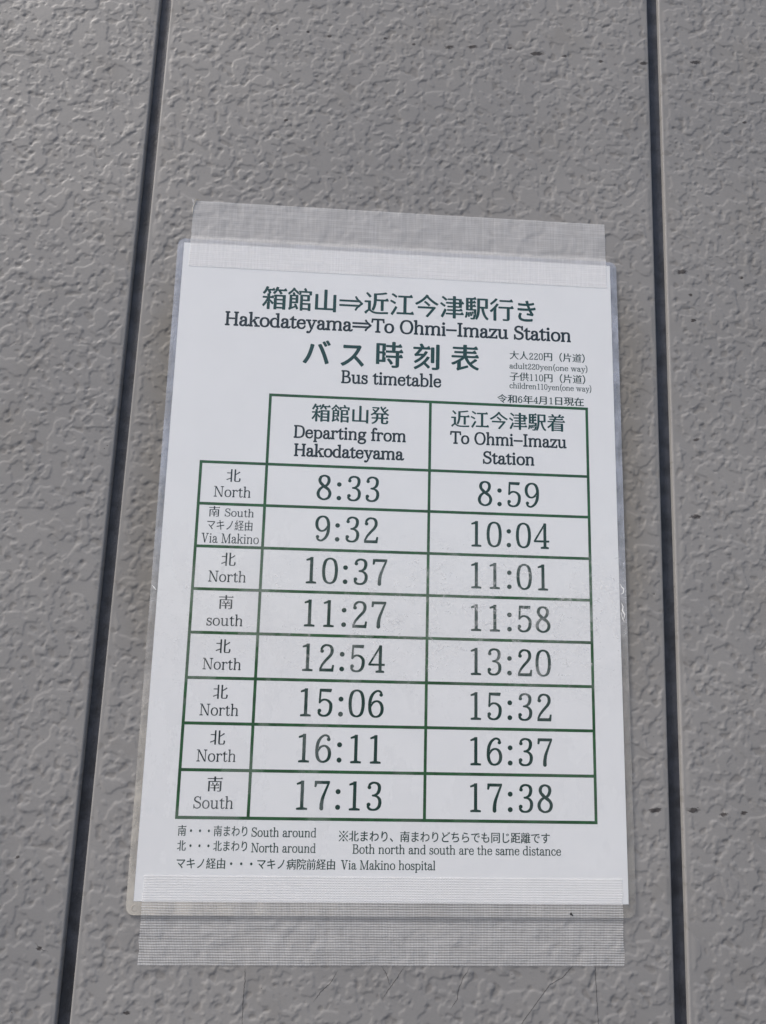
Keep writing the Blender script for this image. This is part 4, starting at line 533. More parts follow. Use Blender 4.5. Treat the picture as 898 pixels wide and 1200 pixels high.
    '発': (1000, [[125,-65,-20,31,80,38,30,20,35,28,31,33,30,55,10,35,1,30,-7,7,-215,0,-3,3,-1,25,3,5,6,1,220,1,3,8,0,170,-2,5,-6,2,-90,0,-6,3,-1,20,-3,7,-85,-53,-55,-27,-10,2,-18,26,4,5,54,29,55,35,46,36,20,20,0,30,-3,5,-33,33,-56,47,-5,5,2,5,19,16,10,0,115,-90,15,13,21,26,47,70,8,15,1,30,-2,6,-5,2,-240,1,-3,6,0,20,8,3,275,0,20,4,37,-17,0,-10,-25,-50,-47,-73,-70,-83,-50,-47,0,-33,5,-3,450,0,8,4,-2,35,-66,69,-61,81,-45,75,-33,70,9,7,35,11,10,0,48,-98,17,-22,50,43,68,69,7,0,29,-20,3,-5,-8,-10,-114,-95,-1,-35,43,-55,15,-15,8,-2,75,64,60,58,10,-1,28,-19,-3,-9,-25,-22,-100,-80,-3,-4,-1,-30,14,-16,52,-39,95,-55,-22,-33,-10,-5,-60,31,-70,48,-6,-1,-1,-25,-3,-3,-111,-2,-2,-175,3,-8,135,0,70,49,42,-76,-2,-6,-15,-2,-231,-2,-2,-205,7,-20,16,-6,130,-1,15,5,12,17,4,15,6,85,8,3,22,-13,38,-15,2,-5,-6,-45,-20,-50,-26,-22,-45,-9,-145,0,-45,5,-15,5,-26,21,-10,25,-6,45,-2,165,-166,2,-8,-7,-6,-30,-16,-45,-19,-35,-30,-40,-30,-30,-51,-37,-35,-19,-80,-35],
      [409,250,6,-4,155,0,8,4,0,175,-2,5,-161,2,-5,-3]]),
    '着': (1000, [[270,-63,-4,8,-1,307,-5,-1,-80,-79,-85,-68,-10,-1,-31,32,0,5,90,70,82,85,68,90,2,5,0,30,-6,4,-220,0,-6,1,-2,5,0,15,2,5,6,2,265,1,33,62,0,30,-3,8,-205,1,-6,6,0,10,6,6,235,2,26,62,3,35,-3,5,-6,2,-300,0,-6,3,1,19,5,2,190,3,1,36,-38,65,42,16,10,-1,5,-4,49,-66,0,-5,-17,-10,-1,-25,4,-8,245,0,5,3,21,30,47,80,7,6,50,-15,8,-6,-45,-60,-2,-30,4,-8,95,0,60,46,8,2,38,-60,2,-5,-3,-7,-390,-2,-16,-36,-12,-40,0,-25,8,-4,255,0,70,50,41,-61,-1,-8,-15,-3,-380,-1,-5,-3,-31,-60,0,-35,6,-3,405,0,10,2,60,45,6,-4,35,-60,-1,-10,-555,-2,-11,-13,-31,-50,0,-25,7,-7,485,0,4,-8,0,-375,-3,-5,-76,-1,-3,6,-1,25,-6,4,-400,0,-8,-4,-1,-30,-6,-4],
      [347,0,8,-4,400,0,5,3,2,6,0,80,-7,7,-405,-1,-4,-6],
      [347,110,8,-4,400,0,5,3,2,6,-1,80,-6,3,-405,0,-4,-8],
      [347,215,8,-3,400,0,5,2,2,6,0,80,-7,6,-405,0,-4,-6]]),
    '北': (1000, [[320,-51,-2,211,-3,7,-240,-100,-12,3,-16,35,3,6,260,98,8,6,0,310,-8,3,-245,1,-3,6,0,25,0,5,8,3,245,1,3,6,1,225,6,4,70,0,5,-3,2,-6,0,-840,-2,-6,-5,-3],
      [640,-36,-30,9,-23,17,-13,25,-10,45,-2,735,0,5,8,4,70,0,6,-4,0,-315,4,-8,105,67,80,60,50,43,13,-2,30,-35,0,-5,-93,-66,-185,-109,-3,-5,-1,-390,6,-20,13,-12,15,-4,165,-1,15,5,16,17,10,25,10,70,3,80,5,10,6,0,25,-16,33,-14,6,-10,-2,-40,-11,-70,-14,-40,-17,-25,-20,-16,-25,-10,-20,-2]]),
    '南': (1000, [[115,-61,-3,6,0,595,2,5,336,1,5,3,1,6,0,125,-6,6,-385,0,-8,4,2,30,391,2,5,2,1,6,0,85,3,5,6,2,76,-2,3,-90,1,-6,5,-2,290,0,15,7,50,39,10,2,39,-75,0,-5,-4,-2,-400,-2,-6,-6,0,-125,1,-6,5,-3,335,0,5,-2,2,-529,-6,-30,-12,-20,-29,-16,-65,-11,-105,0,-5,3,-7,24,7,3,120,0,15,6,3,6,0,525,-2,5,-606,2,-6,-2,-2,-5,0,-560,-7,-7],
      [460,-41,-4,171,-206,2,-5,0,-3,8,0,15,8,3,205,1,3,6,0,125,-8,4,-180,0,-6,6,1,19,5,3,95,0,8,3,-1,40,-37,80,5,6,30,10,5,0,10,-8,42,-73,-2,-7,-43,-18,0,-30,8,-3,160,0,47,88,21,50,7,3,40,-12,6,-6,-4,-10,-44,-75,-1,-35,8,-3,20,2,60,46,6,-5,38,-65,-19,-6,-195,-1,-4,-8,0,-120,3,-5,6,-2,115,0,70,49,42,-72,-7,-3,-225,-1,-4,-6,0,-165,-6,-4]]),
    'マ': (1000, [[635,-33,-34,43,-75,85,-106,109,-74,66,-103,85,2,6,42,34,8,3,5,-2,95,-75,80,-70,5,-3,5,1,105,90,86,91,90,120,25,40,0,15,-6,3,-610,0,-65,-4,-6,6,0,60,2,5,84,-7,625,0,50,8,53,-41,-2,-10,-65,-95,-95,-120,-115,-120,-99,-85,2,-20,101,-104,57,-66,-57,-47,-5,-3]]),
    'キ': (1000, [[540,-36,-6,6,-18,115,-30,155,-6,17,-250,-41,-100,-20,-6,4,-12,60,3,6,10,2,60,6,135,20,125,20,23,6,-2,25,-35,175,-6,13,-195,-31,-100,-20,-6,13,-10,55,6,6,85,8,205,30,4,6,-3,20,-32,145,11,6,70,12,3,-3,26,-155,6,-17,195,31,100,22,7,-6,9,-45,1,-15,-7,-3,-205,-31,-86,-16,0,-25,38,-185,8,-3,15,2,205,35,100,22,8,-6,11,-55,-2,-5,-7,-3,-235,-36,-86,-16,-2,-10,7,-40,35,-170,17,-65,-6,-8]]),
    'ノ': (1000, [[210,-7,-43,42,-13,15,3,5,48,19,60,30,80,50,84,66,65,65,62,80,31,50,34,65,55,140,33,115,81,-21,4,-4,-1,-5,-22,-65,-60,-150,-55,-110,-65,-100,-43,-50,-48,-49,-85,-72,-115,-75,-40,-21]]),
    '経': (1000, [[85,-51,-45,16,-2,5,23,100,16,105,8,3,40,-7,16,-6,-40,-195,-6,-19],
      [415,-36,-3,6,0,20,3,6,220,0,8,4,1,195,-3,5,-181,2,-6,3,0,20,1,6,5,3,181,1,3,130,2,5,69,2,5,-3,2,-129,3,-6,90,0,65,49,6,-3,39,-70,-5,-6,-196,-4,-2,-5,0,-195,8,-4,130,1,65,49,42,-71,-2,-8,-15,-3],
      [215,-21,-3,6,-6,75,-14,110,13,6,40,7,6,-8,5,-30,20,-150,-11,-6],
      [355,35,-46,155,0,5,6,4,35,9,7,-3,4,-10,46,-140,-1,-5,-6,-3,-35,-13],
      [65,259,-6,6,-6,20,-3,10,2,5,44,40,80,100,21,30,1,30,-3,6,-15,0,-70,-10,-50,-12,-6,6,-10,35,29,30,43,65,45,80,59,126,55,-23,4,-3,-1,-5,-67,-125,-66,-100,0,-36,90,5,10,5,41,66,34,65,5,3,50,-28,2,-5,-36,-60,-83,-120,-93,-115,-1,-30,6,-4,10,0,130,20,3,4,0,30,-20,60,47,16,26,-61,35,-105,-51,-21,-17,46,-8,3,-170,-27],
      [435,354,-21,31,3,5,88,33,95,51,15,10,3,6,0,30,-44,50,-35,45,-45,75,1,6,18,9,0,30,-8,3,-85,0,-6,7,2,25,454,3,35,-16,1,-7,-20,-45,-45,-75,-56,-69,-43,-41,0,-30,3,-9,10,-7,65,-37,55,-23,73,-24,1,-5,-19,-27,-10,-1,-55,17,-70,29,-50,26,-65,41,-70,-42,-60,-30,-45,-19],
      [678,535,7,2,50,49,46,59,31,55,2,30,-4,8,-250,0,-6,-3,0,-35,33,-60,45,-60,28,-31]]),
    '由': (1000, [[115,-63,-3,8,0,675,3,8,339,2,2,5,0,180,3,5,6,2,65,0,6,-7,0,-180,4,-6,345,-1,5,-2,0,-682,-80,-2,-4,8,0,45,-6,3,-600,0,-8,-3,-2,-56],
      [194,40,260,0,2,5,-1,249,-5,2,-256,-1,-2,-5,0,-245],
      [539,40,265,0,2,5,-1,249,-5,2,-261,-1,-3,-5,0,-245],
      [192,340,8,-4,250,0,5,3,0,247,-5,2,-255,0,-3,-8],
      [537,340,8,-4,255,0,5,3,0,247,-5,2,-260,0,-4,-8]]),
    'ま': (1000, [[350,-36,-35,5,-45,14,-30,16,-25,20,-21,31,-10,35,0,30,5,20,8,20,29,35,29,21,35,15,55,15,45,5,60,0,40,-4,5,2,1,71,-2,15,0,55,-3,5,-6,2,-155,2,-135,10,-8,6,0,50,3,4,10,0,145,-16,140,-2,5,3,2,6,0,140,-7,7,-130,2,-160,15,-3,6,2,50,156,-17,135,-2,5,3,2,6,0,100,-4,15,7,6,73,-1,-2,-120,4,-6,90,5,160,19,15,-1,1,-47,-1,-6,-5,-3,-185,-18,-65,-2,-10,-3,-4,-8,0,-140,4,-6,140,10,131,16,3,-50,-4,-8,-100,-13,-170,-11,-4,-8,9,-159,80,-29,55,-25,70,-41,65,-45,12,-11,0,-5,-26,-40,-11,-15,-5,2,-40,34,-65,47,-90,49,-40,13,-2,-85,-17,-45,-21,-25,-40,-26,-50,-15,-40,-2],
      [348,20,32,-4,50,3,30,10,21,16,11,15,10,40,0,80,-3,5,-29,7,-50,4,-55,-3,-50,-12,-20,-9,-21,-17,-11,-15,-6,-20,0,-35,7,-20,16,-18,28,-17]]),
    'わ': (1000, [[265,-31,-3,6,6,320,-3,23,-155,-224,-5,-3,-5,3,-37,56,98,130,114,165,8,110,-3,3,-15,-2,-175,-24,-6,23,-2,40,3,3,30,3,75,3,95,13,3,3,4,45,2,120,36,1,45,-3,4,-3,-1,-10,-10,-65,-4,-65,26,-35,-36,-60,-6,-45,2,-30,5,-1,50,37,50,30,55,25,50,15,50,10,55,6,50,-6,40,-10,55,-25,40,-30,30,-33,26,-43,16,-50,4,-25,2,-25,-5,-60,-17,-60,-10,-20,-25,-40,-41,-45,-55,-41,-60,-30,-70,-25,-80,-17,-27,53,2,6,95,23,70,28,50,32,38,36,28,40,20,55,7,60,-2,40,-8,30,-14,30,-24,34,-25,22,-25,15,-45,16,-30,5,-55,-1,-50,-9,-40,-11,-45,-20,-75,-45,-55,-45,-13,-16,-4,-55,0,-235,8,-120,-6,-7]]),
    'り': (1000, [[370,-40,-31,45,-4,10,120,29,85,36,55,37,50,50,36,63,22,75,5,60,-2,105,-5,40,-19,60,-14,30,-28,36,-25,20,-20,10,-25,6,-35,-1,-40,-10,-35,-18,-53,-48,-33,-40,-25,-40,-20,-40,-20,-60,-11,-50,-4,-50,4,-75,-3,-3,-30,-3,-40,-1,-6,27,-5,55,0,130,15,155,17,120,2,45,7,18,70,-1,6,-2,2,-5,-29,-155,-10,-75,-2,-25,3,-8,34,63,25,35,65,65,61,37,40,14,45,5,40,-5,50,-19,35,-26,25,-27,11,-14,30,-55,20,-60,12,-65,4,-75,-9,-85,-22,-75,-41,-79,-45,-52,-65,-51,-75,-39,-45,-15,-45,-15,-65,-15]]),
    '病': (1000, [[115,-61,-30,27,-5,9,42,60,34,70,16,50,14,60,5,30,0,25,-6,3,-120,-69,-5,0,-6,6,-10,30,154,80,0,70,4,15,0,295,3,8,345,1,4,6,-1,30,-19,65,61,14,10,-4,39,-105,6,-6,210,-1,65,48,5,3,4,-4,38,-70,0,-5,-7,-3,-686,-2,-3,-5,0,-285,-10,-110,-15,-85,-23,-75,-28,-64,-37,-61,-43,-50],
      [340,-63,-4,8,1,435,8,4,235,0,4,6,0,125,-3,5,-6,2,-255,0,-6,3,1,26,5,3,530,0,13,6,52,41,8,-1,38,-65,-1,-10,-15,-3,-280,0,-7,-7,0,-125,3,-5,254,-1,8,-4,1,-370,-3,-20,-10,-20,-11,-11,-20,-10,-50,-7,-85,0,-7,3,-6,20,2,5,6,2,90,0,10,2,5,6,0,371,-180,3,-8,-4,-8,-50,1,-35,70,-64,83,-86,4,-10,-27,-23,-5,-3,-5,4,-62,72,-78,76,-39,-61,-41,-44,-35,-27,-45,-27,-8,3,-13,15,-4,10,50,36,28,29,28,40,10,20,15,50,6,30,-1,45,-6,4,-155,0,-5,-1,-3,-8,-1,-405,-6,-4],
      [125,450,-28,80,-34,75,2,5,35,16,10,-3,22,-38,29,-60,17,-45,0,-5,-8,-6,-37,-19]]),
    '院': (1000, [[80,-61,-4,6,0,830,3,5,6,2,240,0,30,-18,2,-9,-88,-225,-1,-30,47,-66,16,-29,15,-40,12,-60,0,-25,-7,-35,-20,-40,-11,-11,-20,-10,-55,-10,-45,0,-6,6,0,25,36,-1,35,10,11,11,10,30,0,90,-10,45,-20,50,-49,70,0,5,69,195,0,30,-1,6,-5,2,-120,-2,-2,-801,-2,-5,-6,-2],
      [345,-61,-20,32,75,38,39,31,29,35,18,30,25,70,15,95,0,30,-2,5,-134,2,-4,8,1,20,3,3,465,0,13,7,52,41,5,3,5,-3,38,-71,-3,-7,-180,-2,-7,-6,0,-295,4,-15,13,-8,80,0,10,3,6,10,5,20,2,65,7,26,55,-25,6,-6,-3,-40,-7,-30,-10,-25,-16,-18,-20,-9,-25,-5,-100,0,-40,6,-25,15,-11,21,-5,30,0,280,-3,5,-6,1,-85,0,-6,-1,-2,-5,-6,-50,-14,-70,-16,-50,-28,-55,-28,-36,-50,-45,-50,-30],
      [465,489,-3,6,0,20,8,3,300,1,70,49,42,-73,-5,-5,-12,-2],
      [385,557,-3,8,0,130,8,3,244,2,2,5,0,30,-34,75,3,5,45,16,5,-1,11,-15,41,-75,-1,-35,4,-6,235,-1,6,-3,1,-130,-2,-6,-5,-3,-65,0,-6,4,0,100,-3,5,-6,1,-405,0,-4,-6,0,-100,-6,-4]]),
    '前': (1000, [[115,-56,0,560,5,2,360,0,4,-6,0,-495,-3,-15,-10,-20,-26,-17,-40,-9,-95,-2,-6,3,-8,25,4,3,85,-1,15,3,5,5,0,176,-210,2,-5,-2,-2,-6,0,-205,-8,-3],
      [680,-57,-11,32,6,3,105,-1,15,2,7,6,2,535,6,6,70,0,4,-6,0,-500,-6,-30,-7,-15,-11,-11,-35,-15,-65,-7],
      [605,122,-3,8,0,360,2,5,6,1,60,0,6,-6,0,-365,-6,-3],
      [189,185,6,-3,210,2,1,131,-6,3,-210,-2],
      [189,345,6,-3,210,2,0,130,-5,2,-209,-1,-3,-5],
      [55,632,-3,8,0,20,3,3,239,2,2,5,-2,35,-28,50,-35,50,44,18,9,-3,17,-20,61,-85,-2,-5,-25,-11,-1,-29,2,-5,289,0,56,85,36,70,8,6,50,-15,10,-6,-68,-105,2,-35,131,-1,65,49,7,-3,9,-15,30,-60,-21,-3]]),
    'ど': (1000, [[425,-31,-55,8,-45,12,-60,25,-36,26,-25,30,-21,45,-4,20,-3,25,3,40,9,35,21,45,37,50,35,35,64,50,1,5,0,15,-73,145,-64,145,66,29,5,1,4,-5,59,-145,72,-142,5,0,55,33,165,87,75,49,5,1,3,-3,28,-50,1,-5,-7,-6,-200,-103,-80,-45,-70,-45,-54,-41,-42,-45,-30,-50,-10,-40,0,-45,3,-20,8,-18,20,-28,25,-20,45,-20,40,-10,35,-5,105,-2,110,6,160,25,4,-8,-1,-60,-8,-6,-35,-5,-155,-15,-135,-3],
      [805,623,-71,122,6,7,35,14,21,-26,54,-95,-5,-7,-30,-14],
      [920,664,-74,121,4,7,35,14,11,-11,20,-30,45,-75,1,-5,-6,-5]]),
    'ち': (1000, [[420,-31,-75,5,-10,3,-6,8,-10,40,1,13,155,-10,60,6,80,15,65,25,50,38,27,43,11,60,-2,35,-10,30,-13,20,-19,20,-24,16,-40,15,-25,5,-85,2,-90,-16,-35,-11,-40,-19,-35,-21,-30,-25,-60,-72,-55,19,-8,7,44,110,20,65,35,130,8,45,-3,5,-6,1,-70,0,-105,8,-6,6,-2,55,3,3,115,-14,85,-2,6,8,11,65,2,70,6,6,76,-6,0,-15,-22,-110,0,-10,6,-6,90,4,100,11,105,15,85,17,3,-6,1,-50,-4,-6,-10,-2,-125,-18,-150,-15,-115,-8,-34,-141,-29,-90,2,-15,46,27,40,19,40,15,40,10,80,11,90,-4,50,-12,25,-9,50,-29,33,-33,17,-26,16,-44,2,-20,-7,-75,-15,-35,-16,-31,-50,-50,-60,-35,-80,-25,-80,-12]]),
    'ら': (1000, [[395,-31,-10,3,-60,0,-6,8,-14,56,15,2,75,-6,115,2,80,13,60,20,50,30,41,43,20,40,7,50,-2,35,-10,30,-15,25,-21,21,-25,16,-35,14,-30,7,-40,4,-45,-4,-50,-7,-40,-10,-40,-15,-40,-20,-30,-20,-51,-46,-21,-25,-23,-37,-65,15,-3,7,14,80,20,155,13,145,6,4,70,-8,3,-6,-36,-255,3,-17,75,53,80,37,80,20,90,8,50,-4,45,-11,55,-24,30,-21,31,-31,22,-35,13,-35,6,-40,-6,-50,-25,-65,-39,-50,-47,-36,-75,-35,-85,-20,-100,-11],
      [690,639,-195,35,-170,39,-4,7,12,50,7,6,80,-22,140,-30,120,-20,35,-3,1,-11,-12,-45,-4,-6]]),
    'で': (1000, [[725,-26,-100,20,-65,25,-60,35,-50,43,-36,48,-10,15,-25,65,-7,65,2,45,15,65,15,40,25,50,26,38,40,45,57,47,-1,15,-11,1,-270,-30,-175,-27,-8,6,-5,50,2,15,76,4,210,22,285,25,145,11,70,2,5,-3,1,-56,-2,-5,-119,-4,-65,-10,-60,-24,-41,-27,-47,-45,-31,-40,-28,-50,-14,-35,-15,-55,-2,-65,7,-60,20,-50,38,-50,45,-35,53,-27,60,-19,55,-10,45,-3,14,-6,-21,-60,-8,-3],
      [760,369,-34,66,-34,55,3,6,35,14,26,-35,50,-85,0,-5,-11,-7,-30,-13],
      [875,408,-39,72,-33,50,2,7,30,14,8,-1,15,-20,62,-100,-5,-6,-30,-15]]),
    'も': (1000, [[490,-36,-50,10,-55,25,-20,15,-26,26,-22,35,-18,55,-3,85,8,70,-4,13,-145,21,-55,15,-4,6,1,45,3,9,5,2,105,-27,70,-10,25,-2,6,3,22,190,-3,3,-125,16,-80,17,-6,4,-1,5,4,45,3,4,5,-1,110,-24,85,-10,14,1,13,90,2,80,6,4,55,-2,23,-7,-22,-150,1,-15,3,-3,115,1,80,10,3,-8,-2,-45,-6,-7,-80,-6,-115,-4,-8,-3,-20,-160,2,-30,86,-1,75,4,55,8,7,-6,-1,-50,-11,-6,-105,-8,-115,-1,-6,-40,0,-105,15,-50,22,-30,24,-21,35,-15,70,-10,50,3,55,10,45,16,35,21,28,26,19,25,14,40,0,75,-10,40,-20,45,-31,44,-26,26,-2,5,3,3,65,13,10,-7,31,-39,26,-40,24,-55,10,-40,2,-20,-2,-55,-20,-60,-31,-44,-37,-31,-43,-26,-65,-22,-75,-13,-45,-2]]),
    '同': (1000, [[90,-63,-4,8,0,820,3,5,825,0,2,-5,0,-750,-8,-35,-12,-15,-16,-12,-30,-9,-35,-6,-105,-2,-8,4,-8,30,6,4,120,0,10,4,6,7,-1,746,-5,3,-660,0,-5,-3,-1,-6,0,-780,-1,-5,-8,-4],
      [300,69,-4,6,0,340,4,8,395,1,8,-4,1,-270,-4,-8,-325,-1,-3,-6,0,-60,-3,-5],
      [372,175,8,-3,245,0,3,8,-2,215,-252,0,-2,-5],
      [250,564,-4,6,1,20,8,4,400,0,10,3,60,46,6,-3,38,-70,-19,-6]]),
    'じ': (1000, [[460,-51,-40,3,-55,11,-40,16,-25,15,-36,36,-20,35,-11,35,-9,65,0,75,2,15,2,180,4,15,2,90,0,190,-5,30,6,6,80,-2,8,-4,-5,-50,-2,-120,-2,-15,-2,-150,-4,-15,-2,-255,3,-30,10,-30,10,-20,21,-23,30,-19,50,-14,45,-3,65,6,55,12,50,20,50,30,71,61,59,74,5,1,5,-4,41,-51,-3,-10,-20,-25,-59,-60,-54,-41,-55,-31,-75,-29,-45,-10,-25,-5],
      [640,515,-34,65,-48,80,4,5,38,16,9,-6,27,-40,56,-95,-2,-5,-20,-11,-25,-11],
      [775,566,-86,144,41,22,5,-2,16,-20,72,-115,-3,-8]]),
    '距': (1000, [[475,-21,0,790,5,3,365,0,5,0,55,44,10,3,41,-79,-1,-5,-5,-2,-390,-1,-5,-3,0,-185,5,-2,325,0,5,-3,2,-299,-2,-6,-5,-2,-329,-2,-2,-5,0,-200,1,-6,5,-3,305,1,65,48,6,-5,24,-45,14,-30,-2,-5,-17,-4,-475,0],
      [55,-16,-6,6,-6,30,35,10,6,10,0,325,2,5,59,2,6,-2,3,-5,1,-313,5,-1,55,13,10,5,1,6,0,430,-6,3,-130,0,-5,3,-1,264,6,3,320,0,5,-2,1,-261,-6,-7,-100,0,-8,-3,0,-170,3,-6,30,1,65,49,11,-14,32,-60,-3,-5,-15,-2,-115,0,-8,-3,0,-200,3,-6,120,33,7,-7,0,-25],
      [554,270,6,-4,250,1,4,8,0,225,-3,5,-255,0,-2,-5],
      [156,540,179,-2,5,3,0,205,-5,2,-180,-2,-1,-201]]),
    '離': (1000, [[70,-61,-4,6,1,350,8,3,165,0,7,7,15,60,0,30,-7,7,-150,0,-6,3,0,230,6,3,50,0,6,-3,1,-205,3,-8,240,0,5,2,2,6,0,205,8,3,55,0,3,-8,0,-225,-8,-3,-137,-2,-4,-5,-16,-55,-1,-35,2,-5,6,-2,185,0,6,-3,1,-280,-4,-25,-7,-15,-6,-8,-15,-10,-40,-9,-75,1,-6,6,-2,10,3,6,50,-3,32,7,2,290,-4,8,-145,0,-56,-133,0,-30,6,-4,95,13,1,36,-18,40,12,6,17,4,15,-25,46,-105,-2,-10,-26,-11,-8,6,-17,42,-110,-16,-70,-17,-5,1,-10,30,31,55,25,65,5,20,0,30,-6,4,-80,0,-5,-3,-1,-6,0,-320,-3,-5,-6,-2],
      [570,-61,-4,6,0,565,-1,2,-5,-1,-23,-36,-7,-2,-23,47,45,80,24,50,25,65,32,100,7,3,45,-12,5,-6,-47,-130,-1,-30,3,-8,205,0,70,49,41,-71,-1,-7,-15,-5,-115,0,-8,-3,2,-165,16,-1,5,2,60,46,5,-1,7,-11,32,-60,-14,-6,-105,-1,-8,-3,0,-165,3,-3,15,0,65,49,5,-3,39,-68,-4,-6,-15,-3,-106,-1,-2,-165,3,-6,40,0,65,47,5,1,41,-77,-21,-7,-310,0,-6,-3,-1,-40,-3,-6],
      [641,25,104,-1,5,2,2,164,-3,5,-104,1,-5,-2,-2,-164],
      [639,230,6,-4,100,0,6,4,-1,166,-105,2,-6,-3],
      [641,430,104,-2,5,3,0,165,-105,2,-6,-3,-1,-160],
      [220,479,-14,11,-2,5,57,50,3,30,-4,11,-47,39,2,6,5,4,10,-1,65,-49,20,16,35,40,21,-6,4,-5,-4,-5,-34,-40,-1,-30,5,-10,44,-40,-5,-9,-10,-7,-5,1,-60,56,-5,1,-55,-50],
      [785,677,-47,113,7,6,35,12,5,-3,16,-25,36,-80,-7,-6],
      [60,708,-6,7,0,15,6,6,190,1,4,8,-1,30,-11,35,3,5,45,11,16,-26,24,-62,90,-1,65,47,11,-9,34,-60,-5,-5,-15,-2]]),
    'す': (1000, [[355,-45,-50,50,10,6,60,18,35,15,53,31,22,17,33,33,19,25,17,35,-4,8,-45,-19,-40,-5,-55,10,-40,20,-28,26,-25,40,-8,25,-5,30,5,45,10,30,23,35,38,36,30,16,30,9,40,5,65,-8,1,107,-6,7,-35,0,-15,-4,-170,-2,-215,-12,-7,6,-2,50,3,5,181,3,15,4,210,2,35,3,4,8,0,45,-6,65,2,6,5,3,75,0,6,-4,-4,-45,0,-70,3,-8,301,-2,2,-50,-3,-8,-95,1,-15,4,-191,-2,-2,-5,2,-170,17,-40,10,-40,3,-70,-13,-70,-19,-50,-31,-50,-30,-35,-53,-45,-73,-42],
      [462,225,28,-1,20,5,20,10,16,16,12,20,8,30,2,70,-12,30,-13,15,-18,13,-35,10,-30,-1,-20,-6,-30,-20,-22,-31,-9,-30,0,-50,15,-40,31,-27]]),
    '、': (1000, [[270,-52,-80,91,-60,59,-75,67,10,14,50,43,30,-21,51,-46,79,-79,63,-71,-3,-8,-54,-47,-6,-3]]),
    '（': (1000, [[890,-91,-35,37,-41,54,-35,55,-30,60,-20,55,-20,70,-11,65,-2,75,2,75,11,65,20,70,20,55,30,60,35,55,41,54,40,40,56,-29,-5,-10,-36,-39,-31,-41,-31,-50,-30,-60,-21,-55,-13,-50,-10,-55,-6,-55,0,-60,6,-55,10,-55,20,-70,14,-35,30,-60,31,-50,31,-41,36,-39,5,-10,-51,-28]]),
    '）': (1000, [[95,-91,-46,26,5,10,36,39,31,41,31,50,30,60,21,55,13,50,10,55,6,55,0,60,-6,55,-10,55,-20,70,-14,35,-30,60,-31,50,-31,41,-36,39,-5,10,56,29,40,-40,41,-54,35,-55,40,-85,20,-60,15,-70,7,-65,1,-85,-2,-35,-11,-65,-20,-70,-20,-55,-30,-60,-50,-75,-61,-71,-5,-3]]),
}
# GLYPHS: character -> (advance, loops); a loop is its first point followed by steps to the next points
GL = {c: (a, [np.cumsum(np.array(l, float).reshape(-1, 2), axis=0) for l in ls]) for c, (a, ls) in GLYPHS.items()}
def inflate(L, d):
    """move an outline along its own normals (ink lies to one fixed side of every loop)"""
    if not d: return L
    e = np.roll(L, -1, 0) - L; e /= np.hypot(e[:, 0], e[:, 1])[:, None] + 1e-9
    n = np.stack([e[:, 1], -e[:, 0]], 1)
    m = n + np.roll(n, 1, 0); l = np.hypot(m[:, 0], m[:, 1])[:, None]; m = m / np.maximum(l, 0.7) 
    k = 1 / np.maximum((m * n).sum(1), 0.6)
    return L + m * (k * d)[:, None]
def signed(L): return 0.5 * (L[:, 0] * np.roll(L[:, 1], -1) - np.roll(L[:, 0], -1) * L[:, 1]).sum()
CACHE = {}
def glyph(ch, bold):
    key = (ch, bold)
    if key not in CACHE:
        adv, Ls = GL[ch]
        sgn = 1 if signed(max(Ls, key=lambda l: abs(signed(l)))) > 0 else -1
        Ls = [inflate(L, bold * sgn) for L in Ls]
        co = []; ed = []
        for L in Ls:
            o = len(co); co += [Vector(p) for p in L]; ed += [(o + i, o + (i + 1) % len(L)) for i in range(len(L))]
        out = delaunay_2d_cdt(co, ed, [], 0, 1e-4)
        pts = np.array([(v.x, v.y) for v in out[0]])
        tri = np.array([tuple(f) for f in out[2]])
        mid = pts[tri].mean(axis=1)
        inside = np.zeros(len(mid), bool)          # keep the triangles that lie in the ink
        for L in Ls:
            A, B = L, np.roll(L, -1, 0)
            up = (A[None, :, 1] <= mid[:, None, 1]) != (B[None, :, 1] <= mid[:, None, 1])
            dy = np.where(B[:, 1] == A[:, 1], 1.0, B[:, 1] - A[:, 1])
            xi = A[None, :, 0] + (mid[:, None, 1] - A[None, :, 1]) / dy[None, :] * (B[:, 0] - A[:, 0])[None, :]
            inside ^= (up & (mid[:, None, 0] < xi)).sum(axis=1) % 2 == 1
        CACHE[key] = (adv, pts, [tuple(int(i) for i in f) for f in tri[inside]])
    return CACHE[key]
CJK = lambda ch: ord(ch) > 0x2fff or ch in '※・、（）'

poster = empty('laminated_timetable', POSTER, 'white laminated bus timetable with green ruled table, taped to the grey wall', 'timetable')
PRINT_Z = 0.235
def run(name, text, x0, x1, yb, h, mat, bold=0, track=0, label=None):
    """one line of print: its ink spans x0..x1, stands on yb and is h mm high (cap height, or full kanji height)"""
    cjk = any(CJK(c) and c not in '・（）' for c in text)
    if cjk: em = h / 0.92; base = yb + 0.08 * em
    else: em = h / 0.69; base = yb
    V = []; Fs = []; x = 0.0; nv = 0
    for ch in text:
        if ch == ' ': x += 300 + track; continue
        adv, v, f = glyph(ch, bold)
        V.append(v + (x, 0)); Fs += [tuple(i + nv for i in t) for t in f]; nv += len(v)
        x += adv + track
    V = np.vstack(V)
    a, b = V[:, 0].min(), V[:, 0].max()
    X = x0 + (V[:, 0] - a) * (x1 - x0) / (b - a); Y = base + V[:, 1] * em / 1000
    o = mesh_obj(name, np.stack([X, Y, np.full(len(X), PRINT_Z)], 1) * MM, Fs, mat, poster)
    if label: o['label'] = label
    return o

